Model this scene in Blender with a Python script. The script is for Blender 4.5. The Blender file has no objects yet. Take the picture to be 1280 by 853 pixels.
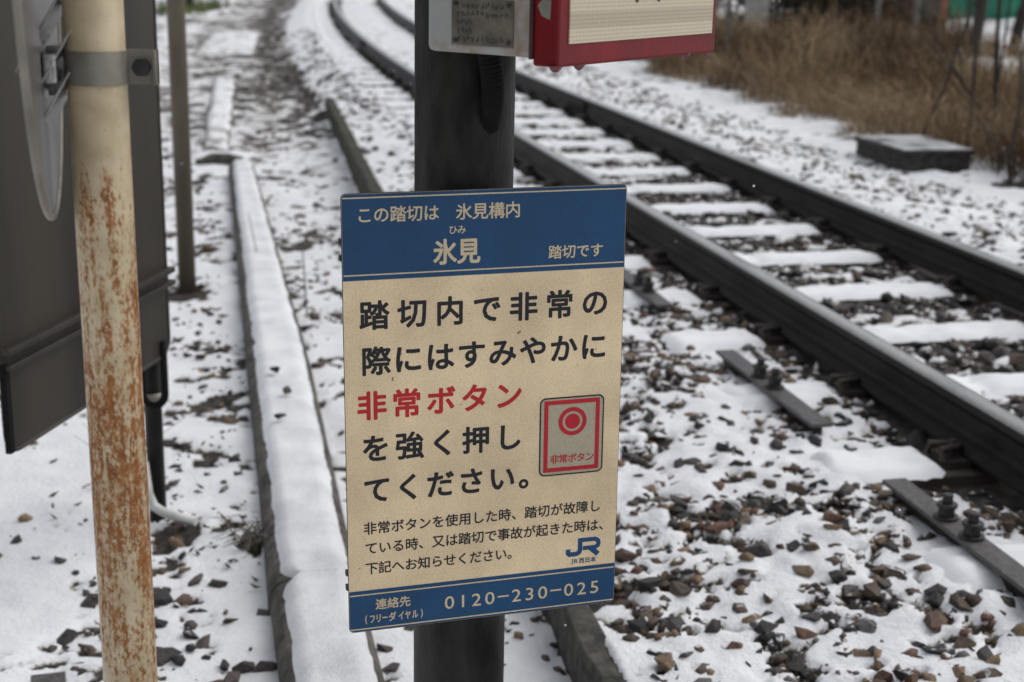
import bpy, bmesh, math, random
import numpy as np
from mathutils import Vector, Matrix, noise as mnoise

random.seed(7)
RNG = np.random.default_rng(11)
SC = bpy.context.scene
COL = SC.collection

# ------------------------------------------------------------------ camera
CAM = Vector((0, 0, 1.595))
PITCH = math.radians(15.345); ROLL = 0.02
fwd = Vector((0, math.cos(PITCH), -math.sin(PITCH)))
upv = Vector((0, math.sin(PITCH), math.cos(PITCH)))
rgt = Vector((1, 0, 0))
cr = math.cos(ROLL) * rgt + math.sin(ROLL) * upv
cu = -math.sin(ROLL) * rgt + math.cos(ROLL) * upv
cd = bpy.data.cameras.new('camera')
cam = bpy.data.objects.new('camera', cd); COL.objects.link(cam)
M = Matrix((cr, cu, -fwd)).transposed().to_4x4(); M.translation = CAM
cam.matrix_world = M
cd.sensor_width = 36.0; cd.lens = 1800 / 1280 * 36.0
cd.clip_start = 0.05; cd.clip_end = 2000
cd.dof.use_dof = True; cd.dof.focus_distance = 2.0; cd.dof.aperture_fstop = 5.6
SC.camera = cam

# ------------------------------------------------------------------ sky, sun, exposure (overcast, snowing)
W = bpy.data.worlds.new('World'); SC.world = W; W.use_nodes = True
wn = W.node_tree.nodes; wl = W.node_tree.links
for n in list(wn): wn.remove(n)
SUN_EL, SUN_AZ = math.radians(48), math.radians(68)
sky = wn.new('ShaderNodeTexSky'); sky.sky_type = 'NISHITA'; sky.sun_disc = False
sky.sun_elevation = SUN_EL; sky.sun_rotation = SUN_AZ
sky.air_density = 1.0; sky.dust_density = 6.0; sky.ozone_density = 1.0
hs = wn.new('ShaderNodeHueSaturation'); hs.inputs['Saturation'].default_value = 0.32
bg = wn.new('ShaderNodeBackground'); bg.inputs['Strength'].default_value = 0.09
wo = wn.new('ShaderNodeOutputWorld')
cl = wn.new('ShaderNodeMix'); cl.data_type = 'RGBA'; cl.inputs[0].default_value = 0.5; cl.inputs[7].default_value = (4.9, 5.1, 5.5, 1)   # cloud sheet
wl.new(sky.outputs[0], hs.inputs['Color']); wl.new(hs.outputs[0], cl.inputs[6]); wl.new(cl.outputs[2], bg.inputs['Color']); wl.new(bg.outputs[0], wo.inputs['Surface'])
ld = bpy.data.lights.new('sun', 'SUN'); ld.energy = 0.6; ld.angle = math.radians(60); ld.color = (1, 0.98, 0.95)
sun = bpy.data.objects.new('sun', ld); COL.objects.link(sun)
sun_dir = Vector((math.sin(SUN_AZ) * math.cos(SUN_EL), math.cos(SUN_AZ) * math.cos(SUN_EL), math.sin(SUN_EL)))
sun.rotation_euler = sun_dir.to_track_quat('Z', 'Y').to_euler()
SC.view_settings.view_transform = 'Standard'; SC.view_settings.look = 'None'
SC.view_settings.exposure = 0.60; SC.view_settings.gamma = 1.0; SC.view_settings.use_curve_mapping = False
SC.cycles.use_denoising = True
SC.cycles.max_bounces = 6

# ------------------------------------------------------------------ helpers
def link(o, parent=None):
    COL.objects.link(o)
    if parent: o.parent = parent
    return o
def tag(o, label=None, cat=None, group=None, kind=None):
    if label: o['label'] = label
    if cat: o['category'] = cat
    if group: o['group'] = group
    if kind: o['kind'] = kind
    return o
def empty(name, loc=(0, 0, 0), rot=(0, 0, 0), label=None, cat=None, group=None):
    o = bpy.data.objects.new(name, None); o.location = loc; o.rotation_euler = rot
    link(o); o.empty_display_size = 0.1
    return tag(o, label, cat, group)
def copy_tree(o, parent=None):
    c = o.copy(); COL.objects.link(c)
    if parent: c.parent = parent
    for ch in list(o.children): copy_tree(ch, c)
    return c

class MB:
    def __init__(s): s.v = []; s.f = []
    def add(s, vs, fs):
        k = len(s.v); s.v += [tuple(p) for p in vs]; s.f += [tuple(i + k for i in f) for f in fs]; return s
    def box(s, c, size, R=None, ax=None):
        hx, hy, hz = size[0] / 2, size[1] / 2, size[2] / 2
        vs = [Vector((x * hx, y * hy, z * hz)) for z in (-1, 1) for y in (-1, 1) for x in (-1, 1)]
        if R is not None: vs = [R @ p for p in vs]
        c = Vector(c); vs = [p + c for p in vs]
        return s.add(vs, [(0, 2, 3, 1), (4, 5, 7, 6), (0, 1, 5, 4), (2, 6, 7, 3), (1, 3, 7, 5), (0, 4, 6, 2)])
    def tube(s, path, r, seg=12, caps=True):
        path = [Vector(p) for p in path]; n = len(path)
        rs = r if isinstance(r, (list, tuple)) else [r] * n
        ref = None; rings = []
        for i, p in enumerate(path):
            t = (path[min(i + 1, n - 1)] - path[max(i - 1, 0)]).normalized()
            if ref is None: ref = Vector((1, 0, 0)) if abs(t.x) < 0.8 else Vector((0, 1, 0))
            u = (ref - t * ref.dot(t)).normalized(); w = t.cross(u); ref = u
            rings.append([p + (u * math.cos(2 * math.pi * k / seg) + w * math.sin(2 * math.pi * k / seg)) * rs[i] for k in range(seg)])
        vs = [q for rg in rings for q in rg]; fs = []
        for i in range(n - 1):
            for k in range(seg):
                a = i * seg + k; b = i * seg + (k + 1) % seg
                fs.append((a, b, b + seg, a + seg))
        if caps:
            fs.append(tuple(range(seg - 1, -1, -1))); fs.append(tuple((n - 1) * seg + k for k in range(seg)))
        return s.add(vs, fs)
    def prism(s, outline, a, b, X, Y, Z, o=(0, 0, 0)):
        """outline in (X,Y), extruded from a to b along Z"""
        X, Y, Z, o = Vector(X), Vector(Y), Vector(Z), Vector(o); n = len(outline)
        vs = [o + X * p[0] + Y * p[1] + Z * a for p in outline] + [o + X * p[0] + Y * p[1] + Z * b for p in outline]
        fs = [tuple(range(n - 1, -1, -1)), tuple(range(n, 2 * n))] + [(i, (i + 1) % n, n + (i + 1) % n, n + i) for i in range(n)]
        return s.add(vs, fs)
    def build(s, name, mat, parent=None, bevel=0, smooth=False, segs=2, auto=True):
        me = bpy.data.meshes.new(name); me.from_pydata(s.v, [], s.f)
        bm = bmesh.new(); bm.from_mesh(me); bmesh.ops.recalc_face_normals(bm, faces=bm.faces); bm.to_mesh(me); bm.free()
        me.materials.append(mat)
        o = bpy.data.objects.new(name, me); link(o, parent)
        if smooth:
            for p in me.polygons: p.use_smooth = len(p.vertices) <= 4
        if bevel:
            m = o.modifiers.new('bevel', 'BEVEL'); m.width = bevel; m.segments = segs; m.limit_method = 'ANGLE'; m.angle_limit = math.radians(35)
        return o

def rrect(w, h, r, n=5, cx=0, cy=0):
    pts = []
    for (sx, sy, a0) in ((1, 1, 0), (-1, 1, 90), (-1, -1, 180), (1, -1, 270)):
        for k in range(n + 1):
            a = math.radians(a0 + 90 * k / n)
            pts.append((cx + sx * (w / 2 - r) + r * math.cos(a), cy + sy * (h / 2 - r) + r * math.sin(a)))
    return pts

# ------------------------------------------------------------------ numpy noise (for the lie of the snow)
def vnoise(x, y, seed=0):
    xi = np.floor(x).astype(np.int64); yi = np.floor(y).astype(np.int64)
    fx = x - xi; fy = y - yi
    fx = fx * fx * fx * (fx * (fx * 6 - 15) + 10); fy = fy * fy * fy * (fy * (fy * 6 - 15) + 10)
    def h(a, b):
        n = (a * 374761393 + b * 668265263 + seed * 1442695041) & 0xFFFFFFFF
        n = ((n ^ (n >> 13)) * 1274126177) & 0xFFFFFFFF
        n = (n ^ (n >> 16)) & 0xFFFF
        return n / 65535.0
    a = h(xi, yi); b = h(xi + 1, yi); c = h(xi, yi + 1); d = h(xi + 1, yi + 1)
    return (a * (1 - fx) + b * fx) * (1 - fy) + (c * (1 - fx) + d * fx) * fy
def fbm(x, y, scale, oct=3, seed=0, rot=0.6):
    s = 0; a = 1; tot = 0; c, sn = math.cos(rot), math.sin(rot)
    x = x / scale; y = y / scale
    for k in range(oct):
        x, y = c * x - sn * y, sn * x + c * y
        s = s + a * vnoise(x, y, seed + k * 17); tot += a; a *= 0.5; x = x * 2.03; y = y * 2.03
    return s / tot
def uni(n, sd=0.13): return 1 / (1 + np.exp(-1.7 * (n - 0.5) / sd))
def sstep(x, a, b):
    t = np.clip((x - a) / (b - a), 0, 1); return t * t * (3 - 2 * t)

# ------------------------------------------------------------------ track frame
O = np.array([1.372, 3.651]); D = np.array([-0.219, 0.976]); D /= np.linalg.norm(D); NV = np.array([D[1], -D[0]])
def curve(s): return 0.0025 * np.maximum(0, s - 9.0) ** 2 - 0.000018 * np.maximum(0, s - 16.0) ** 3
def T(s, n, z=0.0):
    p = O + D * s + NV * (n + curve(s)); return Vector((p[0], p[1], z))
def SN(x, y):
    dx = x - O[0]; dy = y - O[1]; s = dx * D[0] + dy * D[1]; n = dx * NV[0] + dy * NV[1] - curve(s); return s, n
HEAD = math.atan2(-D[0], D[1])            # rotation about z of the track's y axis
RAILS = (0.033, 1.140); SLEEPER_Z = 0.192; RAIL_TOP = 0.37
PITCH_S = 0.674; S0 = 0.25                # sleeper centres: S0 + k * PITCH_S
def wall_n(s): return -1.318 + 0.041 * s

def profile(s, n):
    """bare ground: path on the left, ballast bed, flat verge on the right"""
    wn_ = wall_n(np.clip(s, -5, 10.6))
    soft = np.where(s > 10.4, 1.0, 0.0)
    left = sstep(n, wn_ + 0.0 - 0.30 * soft, wn_ + 0.03 + 0.35 * soft)
    z = 0.135 * left
    z = z + 0.032 * sstep(n, wn_ + 0.1, -0.55)
    z = z + 0.010 * sstep(n, -0.25, 0.1) * (1 - sstep(n, 1.1, 1.4))
    z = z - 0.125 * sstep(n, 1.75, 2.75)
    return z
def mask_m(s, n):
    """share of the ground that is snow-covered"""
    far = sstep(s, 4.5, 13)
    m = np.full_like(s, 0.93)
    m = np.where(n > wall_n(s), 0.68 + 0.17 * far - 0.05 * sstep(s, 1.2, 3.0) * (1 - far), m)
    inside = (n > 0.09) & (n < 1.085)
    m = np.where(inside, 0.30 + 0.38 * far, m)
    for r in RAILS:
        m = np.where(np.abs(n - r) < 0.14, 0.08 + 0.1 * far, m)
    m = np.where((n > -0.14) & (n < -0.03), 0.22, m)
    m = np.where((n > 1.21) & (n < 2.9), 0.72, m)
    m = np.where(n >= 2.9, 0.86, m)
    lf = n < wall_n(np.clip(s, -5, 10.6)) - 0.02
    m = np.where(lf, 0.93 - 0.13 * sstep(n, -2.6, -2.35) - 0.06 * sstep(s, 1, 3) - 0.22 * sstep(s, 6, 10), m)
    m = np.where(lf & (n > -1.75), np.minimum(m, 0.78 - 0.18 * sstep(s, 4, 9)), m)
    # the trodden, soily strip where the retaining board ends
    patch = np.exp(-((n + 1.05 + 0.02 * (s - 14)) / 0.33) ** 2) * sstep(s, 8.5, 10.5)
    m = m - 0.30 * patch
    return np.clip(m, 0.02, 1)
PATCH = [(-0.915, 3.68, .07, .9), (-0.95, 4.30, .07, .35), (-1.03, 4.92, .09, .4), (-0.80, 3.74, .05, .5), (-1.515, 6.50, .10, .8), (-0.68, 3.58, .05, .6), (-1.04, 3.24, .04, .4), (-0.92, 5.6, .1, .35), (0.13, 3.1, .05, .4), (0.36, 3.95, .06, .4), (0.55, 3.78, .06, .3)]
def patches(x, y):
    q = 0
    for (a, b, r, k) in PATCH: q = q + k * np.exp(-(((x - a) / r) ** 2 + ((y - b) / (1.5 * r)) ** 2))
    return q
def raw_noise(x, y): return fbm(x, y, 0.15, 4, 23) * 0.74 + fbm(x, y, 0.6, 2, 71) * 0.26
_q = np.sort(raw_noise(RNG.uniform(-4, 6, 30000), RNG.uniform(2, 25, 30000)))
def equal(v): return np.interp(v, _q, np.linspace(0, 1, len(_q)))
_q2 = np.sort(fbm(RNG.uniform(-4, 6, 30000), RNG.uniform(2, 25, 30000), 0.05, 3, 133))
def equal2(v): return np.interp(v, _q2, np.linspace(0, 1, len(_q2)))
def surf(x, y, bare=False):
    s, n = SN(x, y)
    base = profile(s, n)
    lump = (fbm(x, y, 0.55, 2, 3) - 0.5) * 0.05 + (fbm(x, y, 0.16, 2, 5) - 0.5) * 0.03
    trough = (1 - sstep(np.abs(n - 0.58), 0.45, 0.7))
    lump = lump * (1 - 0.6 * trough)
    z = base + lump
    if bare: return z
    N = equal(raw_noise(x, y)); sh = (0.75 * sstep(n, -2.9, -2.5) + 0.25 * sstep(n, -1.6, -1.3)) * (1 - sstep(n, 2.8, 3.4))
    N = N * (1 - 0.62 * sh) + 0.62 * sh * equal2(fbm(x, y, 0.05, 3, 133))
    cov = np.clip((mask_m(s, n) - patches(x, y) - N) / (0.13 + 0.75 * sstep(s, 5, 10) * (1 - sstep(n, -1.35, -0.8))) + 0.5, 0, 1)
    ston = fbm(x, y, 0.055, 2, 41)
    rough = sstep(n, -1.3, -1.1)
    st2 = np.abs(fbm(x, y, 0.11, 2, 47) - 0.5) * 2
    thick = 0.004 + (0.018 * ston + 0.016 * st2) * (0.3 + 0.7 * rough) + 0.006 * sstep(cov, 0.5, 1.0)
    z = z + sstep(cov, 0.0, 1.0) * thick
    return z, cov
def gz(x, y):
    z, c = surf(np.array([float(x)]), np.array([float(y)])); return float(z[0])

# ------------------------------------------------------------------ materials
def mat(name):
    m = bpy.data.materials.new(name); m.use_nodes = True
    nt = m.node_tree; b = nt.nodes['Principled BSDF']; return m, nt, b
def N_(nt, t, **kw):
    n = nt.nodes.new(t)
    for k, v in kw.items():
        if k in n.inputs.keys(): n.inputs[k].default_value = v
        else: setattr(n, k, v)
    return n
def ramp(nt, fac, stops, interp='LINEAR'):
    r = nt.nodes.new('ShaderNodeValToRGB'); r.color_ramp.interpolation = interp
    e = r.color_ramp.elements
    while len(e) < len(stops): e.new(0.5)
    for i, (p, c) in enumerate(stops):
        e[i].position = p; e[i].color = c if len(c) == 4 else (*c, 1)
    nt.links.new(fac, r.inputs['Fac']); return r
def coords(nt, kind='Object', scale=(1, 1, 1)):
    tc = nt.nodes.new('ShaderNodeTexCoord'); mp = nt.nodes.new('ShaderNodeMapping'); mp.inputs['Scale'].default_value = scale
    nt.links.new(tc.outputs[kind], mp.inputs['Vector']); return mp.outputs[0]
def noise(nt, vec, scale, detail=4, rough=0.55):
    n = nt.nodes.new('ShaderNodeTexNoise'); n.inputs['Scale'].default_value = scale; n.inputs['Detail'].default_value = detail; n.inputs['Roughness'].default_value = rough
    nt.links.new(vec, n.inputs['Vector']); return n.outputs['Fac']
def mixc(nt, fac, a, b, mode='MIX'):
    m = nt.nodes.new('ShaderNodeMix'); m.data_type = 'RGBA'; m.blend_type = mode
    if isinstance(fac, float): m.inputs[0].default_value = fac
    else: nt.links.new(fac, m.inputs[0])
    for i, c in ((6, a), (7, b)):
        if isinstance(c, tuple): m.inputs[i].default_value = (*c, 1) if len(c) == 3 else c
        else: nt.links.new(c, m.inputs[i])
    return m.outputs[2]
def math_(nt, op, a, b=None, clamp=False):
    m = nt.nodes.new('ShaderNodeMath'); m.operation = op; m.use_clamp = clamp
    for i, v in ((0, a), (1, b)):
        if v is None: continue
        if isinstance(v, (int, float)): m.inputs[i].default_value = v
        else: nt.links.new(v, m.inputs[i])
    return m.outputs[0]
def bump(nt, b, h, strength=0.4, dist=0.01):
    n = nt.nodes.new('ShaderNodeBump'); n.inputs['Strength'].default_value = strength; n.inputs['Distance'].default_value = dist
    nt.links.new(h, n.inputs['Height']); nt.links.new(n.outputs[0], b.inputs['Normal'])

SNOWC = (0.83, 0.84, 0.86)
def plain(name, c1, c2, scale=12, rough=0.6, metal=0.0, bs=0.3, bd=0.004, stretch=(1, 1, 1), contrast=(0.35, 0.65), spec=0.5):
    m, nt, b = mat(name); v = coords(nt, 'Object', stretch); f = noise(nt, v, scale, 5)
    r = ramp(nt, f, [(contrast[0], c1), (contrast[1], c2)]); nt.links.new(r.outputs[0], b.inputs['Base Color'])
    b.inputs['Roughness'].default_value = rough; b.inputs['Metallic'].default_value = metal
    b.inputs['Specular IOR Level'].default_value = spec
    if bs: bump(nt, b, noise(nt, v, scale * 6, 4), bs, bd)
    return m

def snow_material(name='snow'):
    m, nt, b = mat(name); v = coords(nt, 'Object')
    r = ramp(nt, noise(nt, v, 9, 5), [(0.3, (0.74, 0.75, 0.775)), (0.6, SNOWC)])
    nt.links.new(r.outputs[0], b.inputs['Base Color']); b.inputs['Roughness'].default_value = 0.75
    b.inputs['Specular IOR Level'].default_value = 0.25
    bump(nt, b, noise(nt, v, 160, 3, 0.6), 0.5, 0.004)
    return m
def ground_material():
    m, nt, b = mat('snowy_ground'); v = coords(nt, 'Object')
    at = nt.nodes.new('ShaderNodeAttribute'); at.attribute_name = 'cover'
    soil = ramp(nt, noise(nt, v, 28, 6, 0.65), [(0.3, (0.012, 0.010, 0.009)), (0.55, (0.05, 0.042, 0.036)), (0.75, (0.12, 0.095, 0.07))])
    # thin wet snow at the edge shows the gravel through
    e = math_(nt, 'ADD', at.outputs['Fac'], math_(nt, 'MULTIPLY', math_(nt, 'SUBTRACT', noise(nt, v, 75, 5, 0.7), 0.5), 1.1))
    f = ramp(nt, e, [(0.36, (0, 0, 0)), (0.58, (1, 1, 1))])
    snow = ramp(nt, noise(nt, v, 5, 6), [(0.3, (0.73, 0.74, 0.765)), (0.62, SNOWC)])
    speck = ramp(nt, noise(nt, v, 210, 3, 0.75), [(0.70, (1, 1, 1)), (0.78, (0.30, 0.25, 0.2))])
    thin = ramp(nt, e, [(0.50, (0.50, 0.46, 0.41)), (0.66, (0.86, 0.85, 0.84)), (0.95, (1, 1, 1))])
    sc = mixc(nt, 1.0, mixc(nt, 1.0, snow.outputs[0], speck.outputs[0], 'MULTIPLY'), thin.outputs[0], 'MULTIPLY')
    nt.links.new(mixc(nt, f.outputs[0], soil.outputs[0], sc), b.inputs['Base Color'])
    b.inputs['Roughness'].default_value = 0.7; b.inputs['Specular IOR Level'].default_value = 0.3
    bump(nt, b, math_(nt, 'ADD', noise(nt, v, 60, 4, 0.65), math_(nt, 'MULTIPLY', noise(nt, v, 300, 2, 0.6), 0.35)), 0.75, 0.010)
    return m
def rock_material(name, use_attr):
    m, nt, b = mat(name); v = coords(nt, 'Object')
    if use_attr:
        a = nt.nodes.new('ShaderNodeAttribute'); a.attribute_name = 'tint'; base = a.outputs['Color']; alpha = a.outputs['Alpha']
    else:
        a = nt.nodes.new('ShaderNodeObjectInfo'); base = a.outputs['Color']; alpha = a.outputs['Alpha']
    gv = coords(nt, 'Object') if use_attr else nt.nodes.new('ShaderNodeNewGeometry').outputs['Position']
    f = noise(nt, gv, 90, 5, 0.65)
    r = ramp(nt, f, [(0.3, (0.45, 0.45, 0.47)), (0.7, (1.5, 1.45, 1.4))])
    col = mixc(nt, 1.0, base, r.outputs[0], 'MULTIPLY')
    geo = nt.nodes.new('ShaderNodeNewGeometry'); sx = nt.nodes.new('ShaderNodeSeparateXYZ'); nt.links.new(geo.outputs['Normal'], sx.inputs[0])
    t = math_(nt, 'ADD', sx.outputs['Z'], math_(nt, 'MULTIPLY', math_(nt, 'SUBTRACT', noise(nt, gv, 45, 4, 0.6), 0.5), 0.9))
    t = math_(nt, 'ADD', t, math_(nt, 'SUBTRACT', alpha, 1.0))
    cap = ramp(nt, t, [(0.78, (0, 0, 0)), (0.90, (1, 1, 1))])
    nt.links.new(mixc(nt, cap.outputs[0], col, (0.72, 0.73, 0.75)), b.inputs['Base Color'])
    b.inputs['Roughness'].default_value = 0.55; b.inputs['Specular IOR Level'].default_value = 0.4
    bump(nt, b, noise(nt, gv, 160, 4, 0.7), 0.7, 0.006)
    return m

def grainy(name, a, b_):
    m, nt, b = mat(name); v = coords(nt, 'Object')
    f = math_(nt, 'ADD', math_(nt, 'MULTIPLY', noise(nt, v, 7, 4), 0.6), math_(nt, 'MULTIPLY', noise(nt, v, 150, 3, 0.7), 0.4))
    r = ramp(nt, f, [(0.38, a), (0.58, b_)]); nt.links.new(r.outputs[0], b.inputs['Base Color']); b.inputs['Roughness'].default_value = 0.7
    bump(nt, b, noise(nt, v, 190, 3, 0.65), 0.7, 0.005); return m
m_grain = grainy('thin_grainy_snow', (0.60, 0.61, 0.63), (0.79, 0.80, 0.82)); m_grain2 = grainy('wet_grainy_snow', (0.54, 0.55, 0.57), (0.74, 0.75, 0.77))
m_patchy = plain('patchy_snow', (0.30, 0.285, 0.27), (0.74, 0.75, 0.77), 7, 0.75, contrast=(0.36, 0.52), stretch=(1, .5, 1))
m_snow = snow_material(); m_ground = ground_material()
m_rock = rock_material('ballast_rock', True); m_stone = rock_material('loose_stone', False)
m_sleeper = plain('sleeper_timber', (0.022, 0.018, 0.015), (0.075, 0.06, 0.048), 14, 0.8, stretch=(1, 8, 8), bs=0.5)
m_rail = plain('rail_side', (0.005, 0.0041, 0.0034), (0.016, 0.0118, 0.0092), 16, 0.5, 0.0, bs=0.5, bd=0.004, spec=0.28)
m_head = plain('rail_running_surface', (0.17, 0.16, 0.145), (0.33, 0.32, 0.295), 30, 0.26, 0.85, bs=0.05, stretch=(8, .3, 8))
_b = m_head.node_tree.nodes['Principled BSDF']; _b.inputs['Coat Weight'].default_value = 1.0; _b.inputs['Coat Roughness'].default_value = 0.12; _b.inputs['Coat IOR'].default_value = 1.6   # wet film
m_iron = plain('rusty_iron', (0.014, 0.011, 0.010), (0.05, 0.036, 0.028), 40, 0.6, 0.2, bs=0.5)
m_barsteel = plain('grey_steel_bar', (0.06, 0.056, 0.056), (0.115, 0.108, 0.108), 60, 0.55, 0.3, bs=0.3)
m_conc_dark = plain('weathered_concrete', (0.030, 0.028, 0.024), (0.12, 0.11, 0.095), 18, 0.9, bs=0.7, bd=0.006)
m_conc = plain('old_concrete', (0.10, 0.095, 0.085), (0.24, 0.225, 0.205), 16, 0.9, bs=0.6, bd=0.005)
m_board = plain('wet_retaining_board', (0.018, 0.018, 0.014), (0.09, 0.085, 0.07), 22, 0.85, bs=0.9, bd=0.008)
m_moss = plain('mossy_dark_board', (0.014, 0.015, 0.008), (0.06, 0.058, 0.035), 18, 0.9, bs=0.9, bd=0.01)
m_pole = plain('dark_steel_pole', (0.004, 0.0037, 0.0034), (0.024, 0.022, 0.019), 38, 0.5, 0.0, bs=0.4, bd=0.003, stretch=(1, 1, 0.35), spec=0.22)
m_rubber = plain('black_rubber', (0.005, 0.005, 0.005), (0.009, 0.009, 0.009), 30, 0.65, bs=0.2, spec=0.12)
m_panelback = plain('weathered_metal_sheet', (0.016, 0.0135, 0.010), (0.056, 0.047, 0.035), 6.0, 0.40, 0.3, bs=0.12, bd=0.002, stretch=(1, 1, 0.10), contrast=(0.3, 0.7))
m_rib = plain('metal_stiffener', (0.024, 0.021, 0.017), (0.06, 0.053, 0.043), 7, 0.45, 0.5, bs=0.15, stretch=(1, 1, 0.2))
m_galv = plain('galvanised_band', (0.17, 0.158, 0.13), (0.29, 0.27, 0.225), 16, 0.5, 0.45, bs=0.15)
m_disc = plain('sign_back_metal', (0.17, 0.165, 0.16), (0.27, 0.265, 0.26), 8, 0.38, 0.75, bs=0.08, stretch=(1, 1, .3))
m_chrome = plain('shiny_bracket', (0.20, 0.19, 0.185), (0.42, 0.41, 0.40), 25, 0.22, 0.9, bs=0.2)
m_bolt = plain('dark_bolt', (0.018, 0.018, 0.018), (0.045, 0.044, 0.042), 60, 0.5, 0.3, bs=0.3)
m_brownpost = plain('brown_painted_post', (0.075, 0.060, 0.040), (0.13, 0.105, 0.072), 9, 0.6, bs=0.2, stretch=(1, 1, .3))
m_pvc = plain('white_conduit', (0.45, 0.45, 0.43), (0.66, 0.66, 0.64), 14, 0.5, bs=0.1)

# ------------------------------------------------------------------ ground: one sheet, finer near the camera
def build_ground():
    ys = [1.3]
    while ys[-1] < 48: ys.append(ys[-1] * 1.0052)
    ys = np.array([-400, -20, -3, 0.6] + ys + [60, 90, 160, 320, 700], float)
    us = np.concatenate([[-300, -20, -4, -1.6], np.arange(-0.95, 0.951, 0.0038), [1.6, 4, 20, 300]])
    Y, U = np.meshgrid(ys, us, indexing='ij')
    wy = np.where(Y < 1.3, 1.3, Y)
    X = U * wy
    z, cov = surf(X.ravel(), Y.ravel())
    out = (np.abs(U.ravel()) > 0.96) | (Y.ravel() < 1.3) | (Y.ravel() > 48)
    s, n = SN(X.ravel(), Y.ravel())
    z = np.where(out, profile(np.clip(s, -60, 60), n) * (np.abs(s) < 80) + 0.01, z); cov = np.where(out, 0.95, cov)
    nr, nc = Y.shape
    co = np.stack([X.ravel(), Y.ravel(), z], 1).astype(np.float32)
    i = np.arange(nr * nc).reshape(nr, nc)
    q = np.stack([i[:-1, :-1], i[:-1, 1:], i[1:, 1:], i[1:, :-1]], -1).reshape(-1, 4)
    me = bpy.data.meshes.new('snowy_ground')
    me.vertices.add(len(co)); me.vertices.foreach_set('co', co.ravel())
    me.loops.add(q.size); me.loops.foreach_set('vertex_index', q.ravel().astype(np.int32))
    me.polygons.add(len(q)); me.polygons.foreach_set('loop_start', np.arange(0, q.size, 4, dtype=np.int32))
    me.polygons.foreach_set('use_smooth', np.ones(len(q), bool))
    me.update(calc_edges=True)
    a = me.attributes.new('cover', 'FLOAT', 'POINT'); a.data.foreach_set('value', cov.astype(np.float32))
    me.materials.append(m_ground)
    o = bpy.data.objects.new('ground', me); link(o); tag(o, kind='structure')
build_ground()

# ------------------------------------------------------------------ crushed stones
def hull_rock(seed):
    r = random.Random(seed); bm = bmesh.new()
    ex = (1.0, r.uniform(0.55, 0.9), r.uniform(0.42, 0.75))
    for k in range(r.randint(10, 15)):
        v = Vector((r.gauss(0, 1), r.gauss(0, 1), r.gauss(0, 1))).normalized() * r.uniform(0.75, 1.15)
        bm.verts.new((v.x * ex[0], v.y * ex[1], v.z * ex[2]))
    res = bmesh.ops.convex_hull(bm, input=bm.verts)
    bmesh.ops.delete(bm, geom=[g for g in res['geom_interior'] if isinstance(g, bmesh.types.BMVert)], context='VERTS')
    bmesh.ops.triangulate(bm, faces=bm.faces); bm.normal_update()
    bm.verts.ensure_lookup_table(); bm.verts.index_update()
    V = np.array([v.co[:] for v in bm.verts]); F = np.array([[v.index for v in f.verts] for f in bm.faces]); bm.free()
    return V, F
ROCKS = [hull_rock(100 + k) for k in range(14)]
PAL = {'d': (0.046, 0.040, 0.037), 'k': (0.020, 0.019, 0.019), 'b': (0.080, 0.055, 0.037), 't': (0.17, 0.118, 0.068),
       'r': (0.125, 0.066, 0.043), 'g': (0.085, 0.082, 0.082), 'p': (0.085, 0.064, 0.064)}
COLNAME = {'d': 'dark grey', 'k': 'blackish', 'b': 'brown', 't': 'tan', 'r': 'reddish brown', 'g': 'mid grey', 'p': 'purplish grey'}

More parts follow.
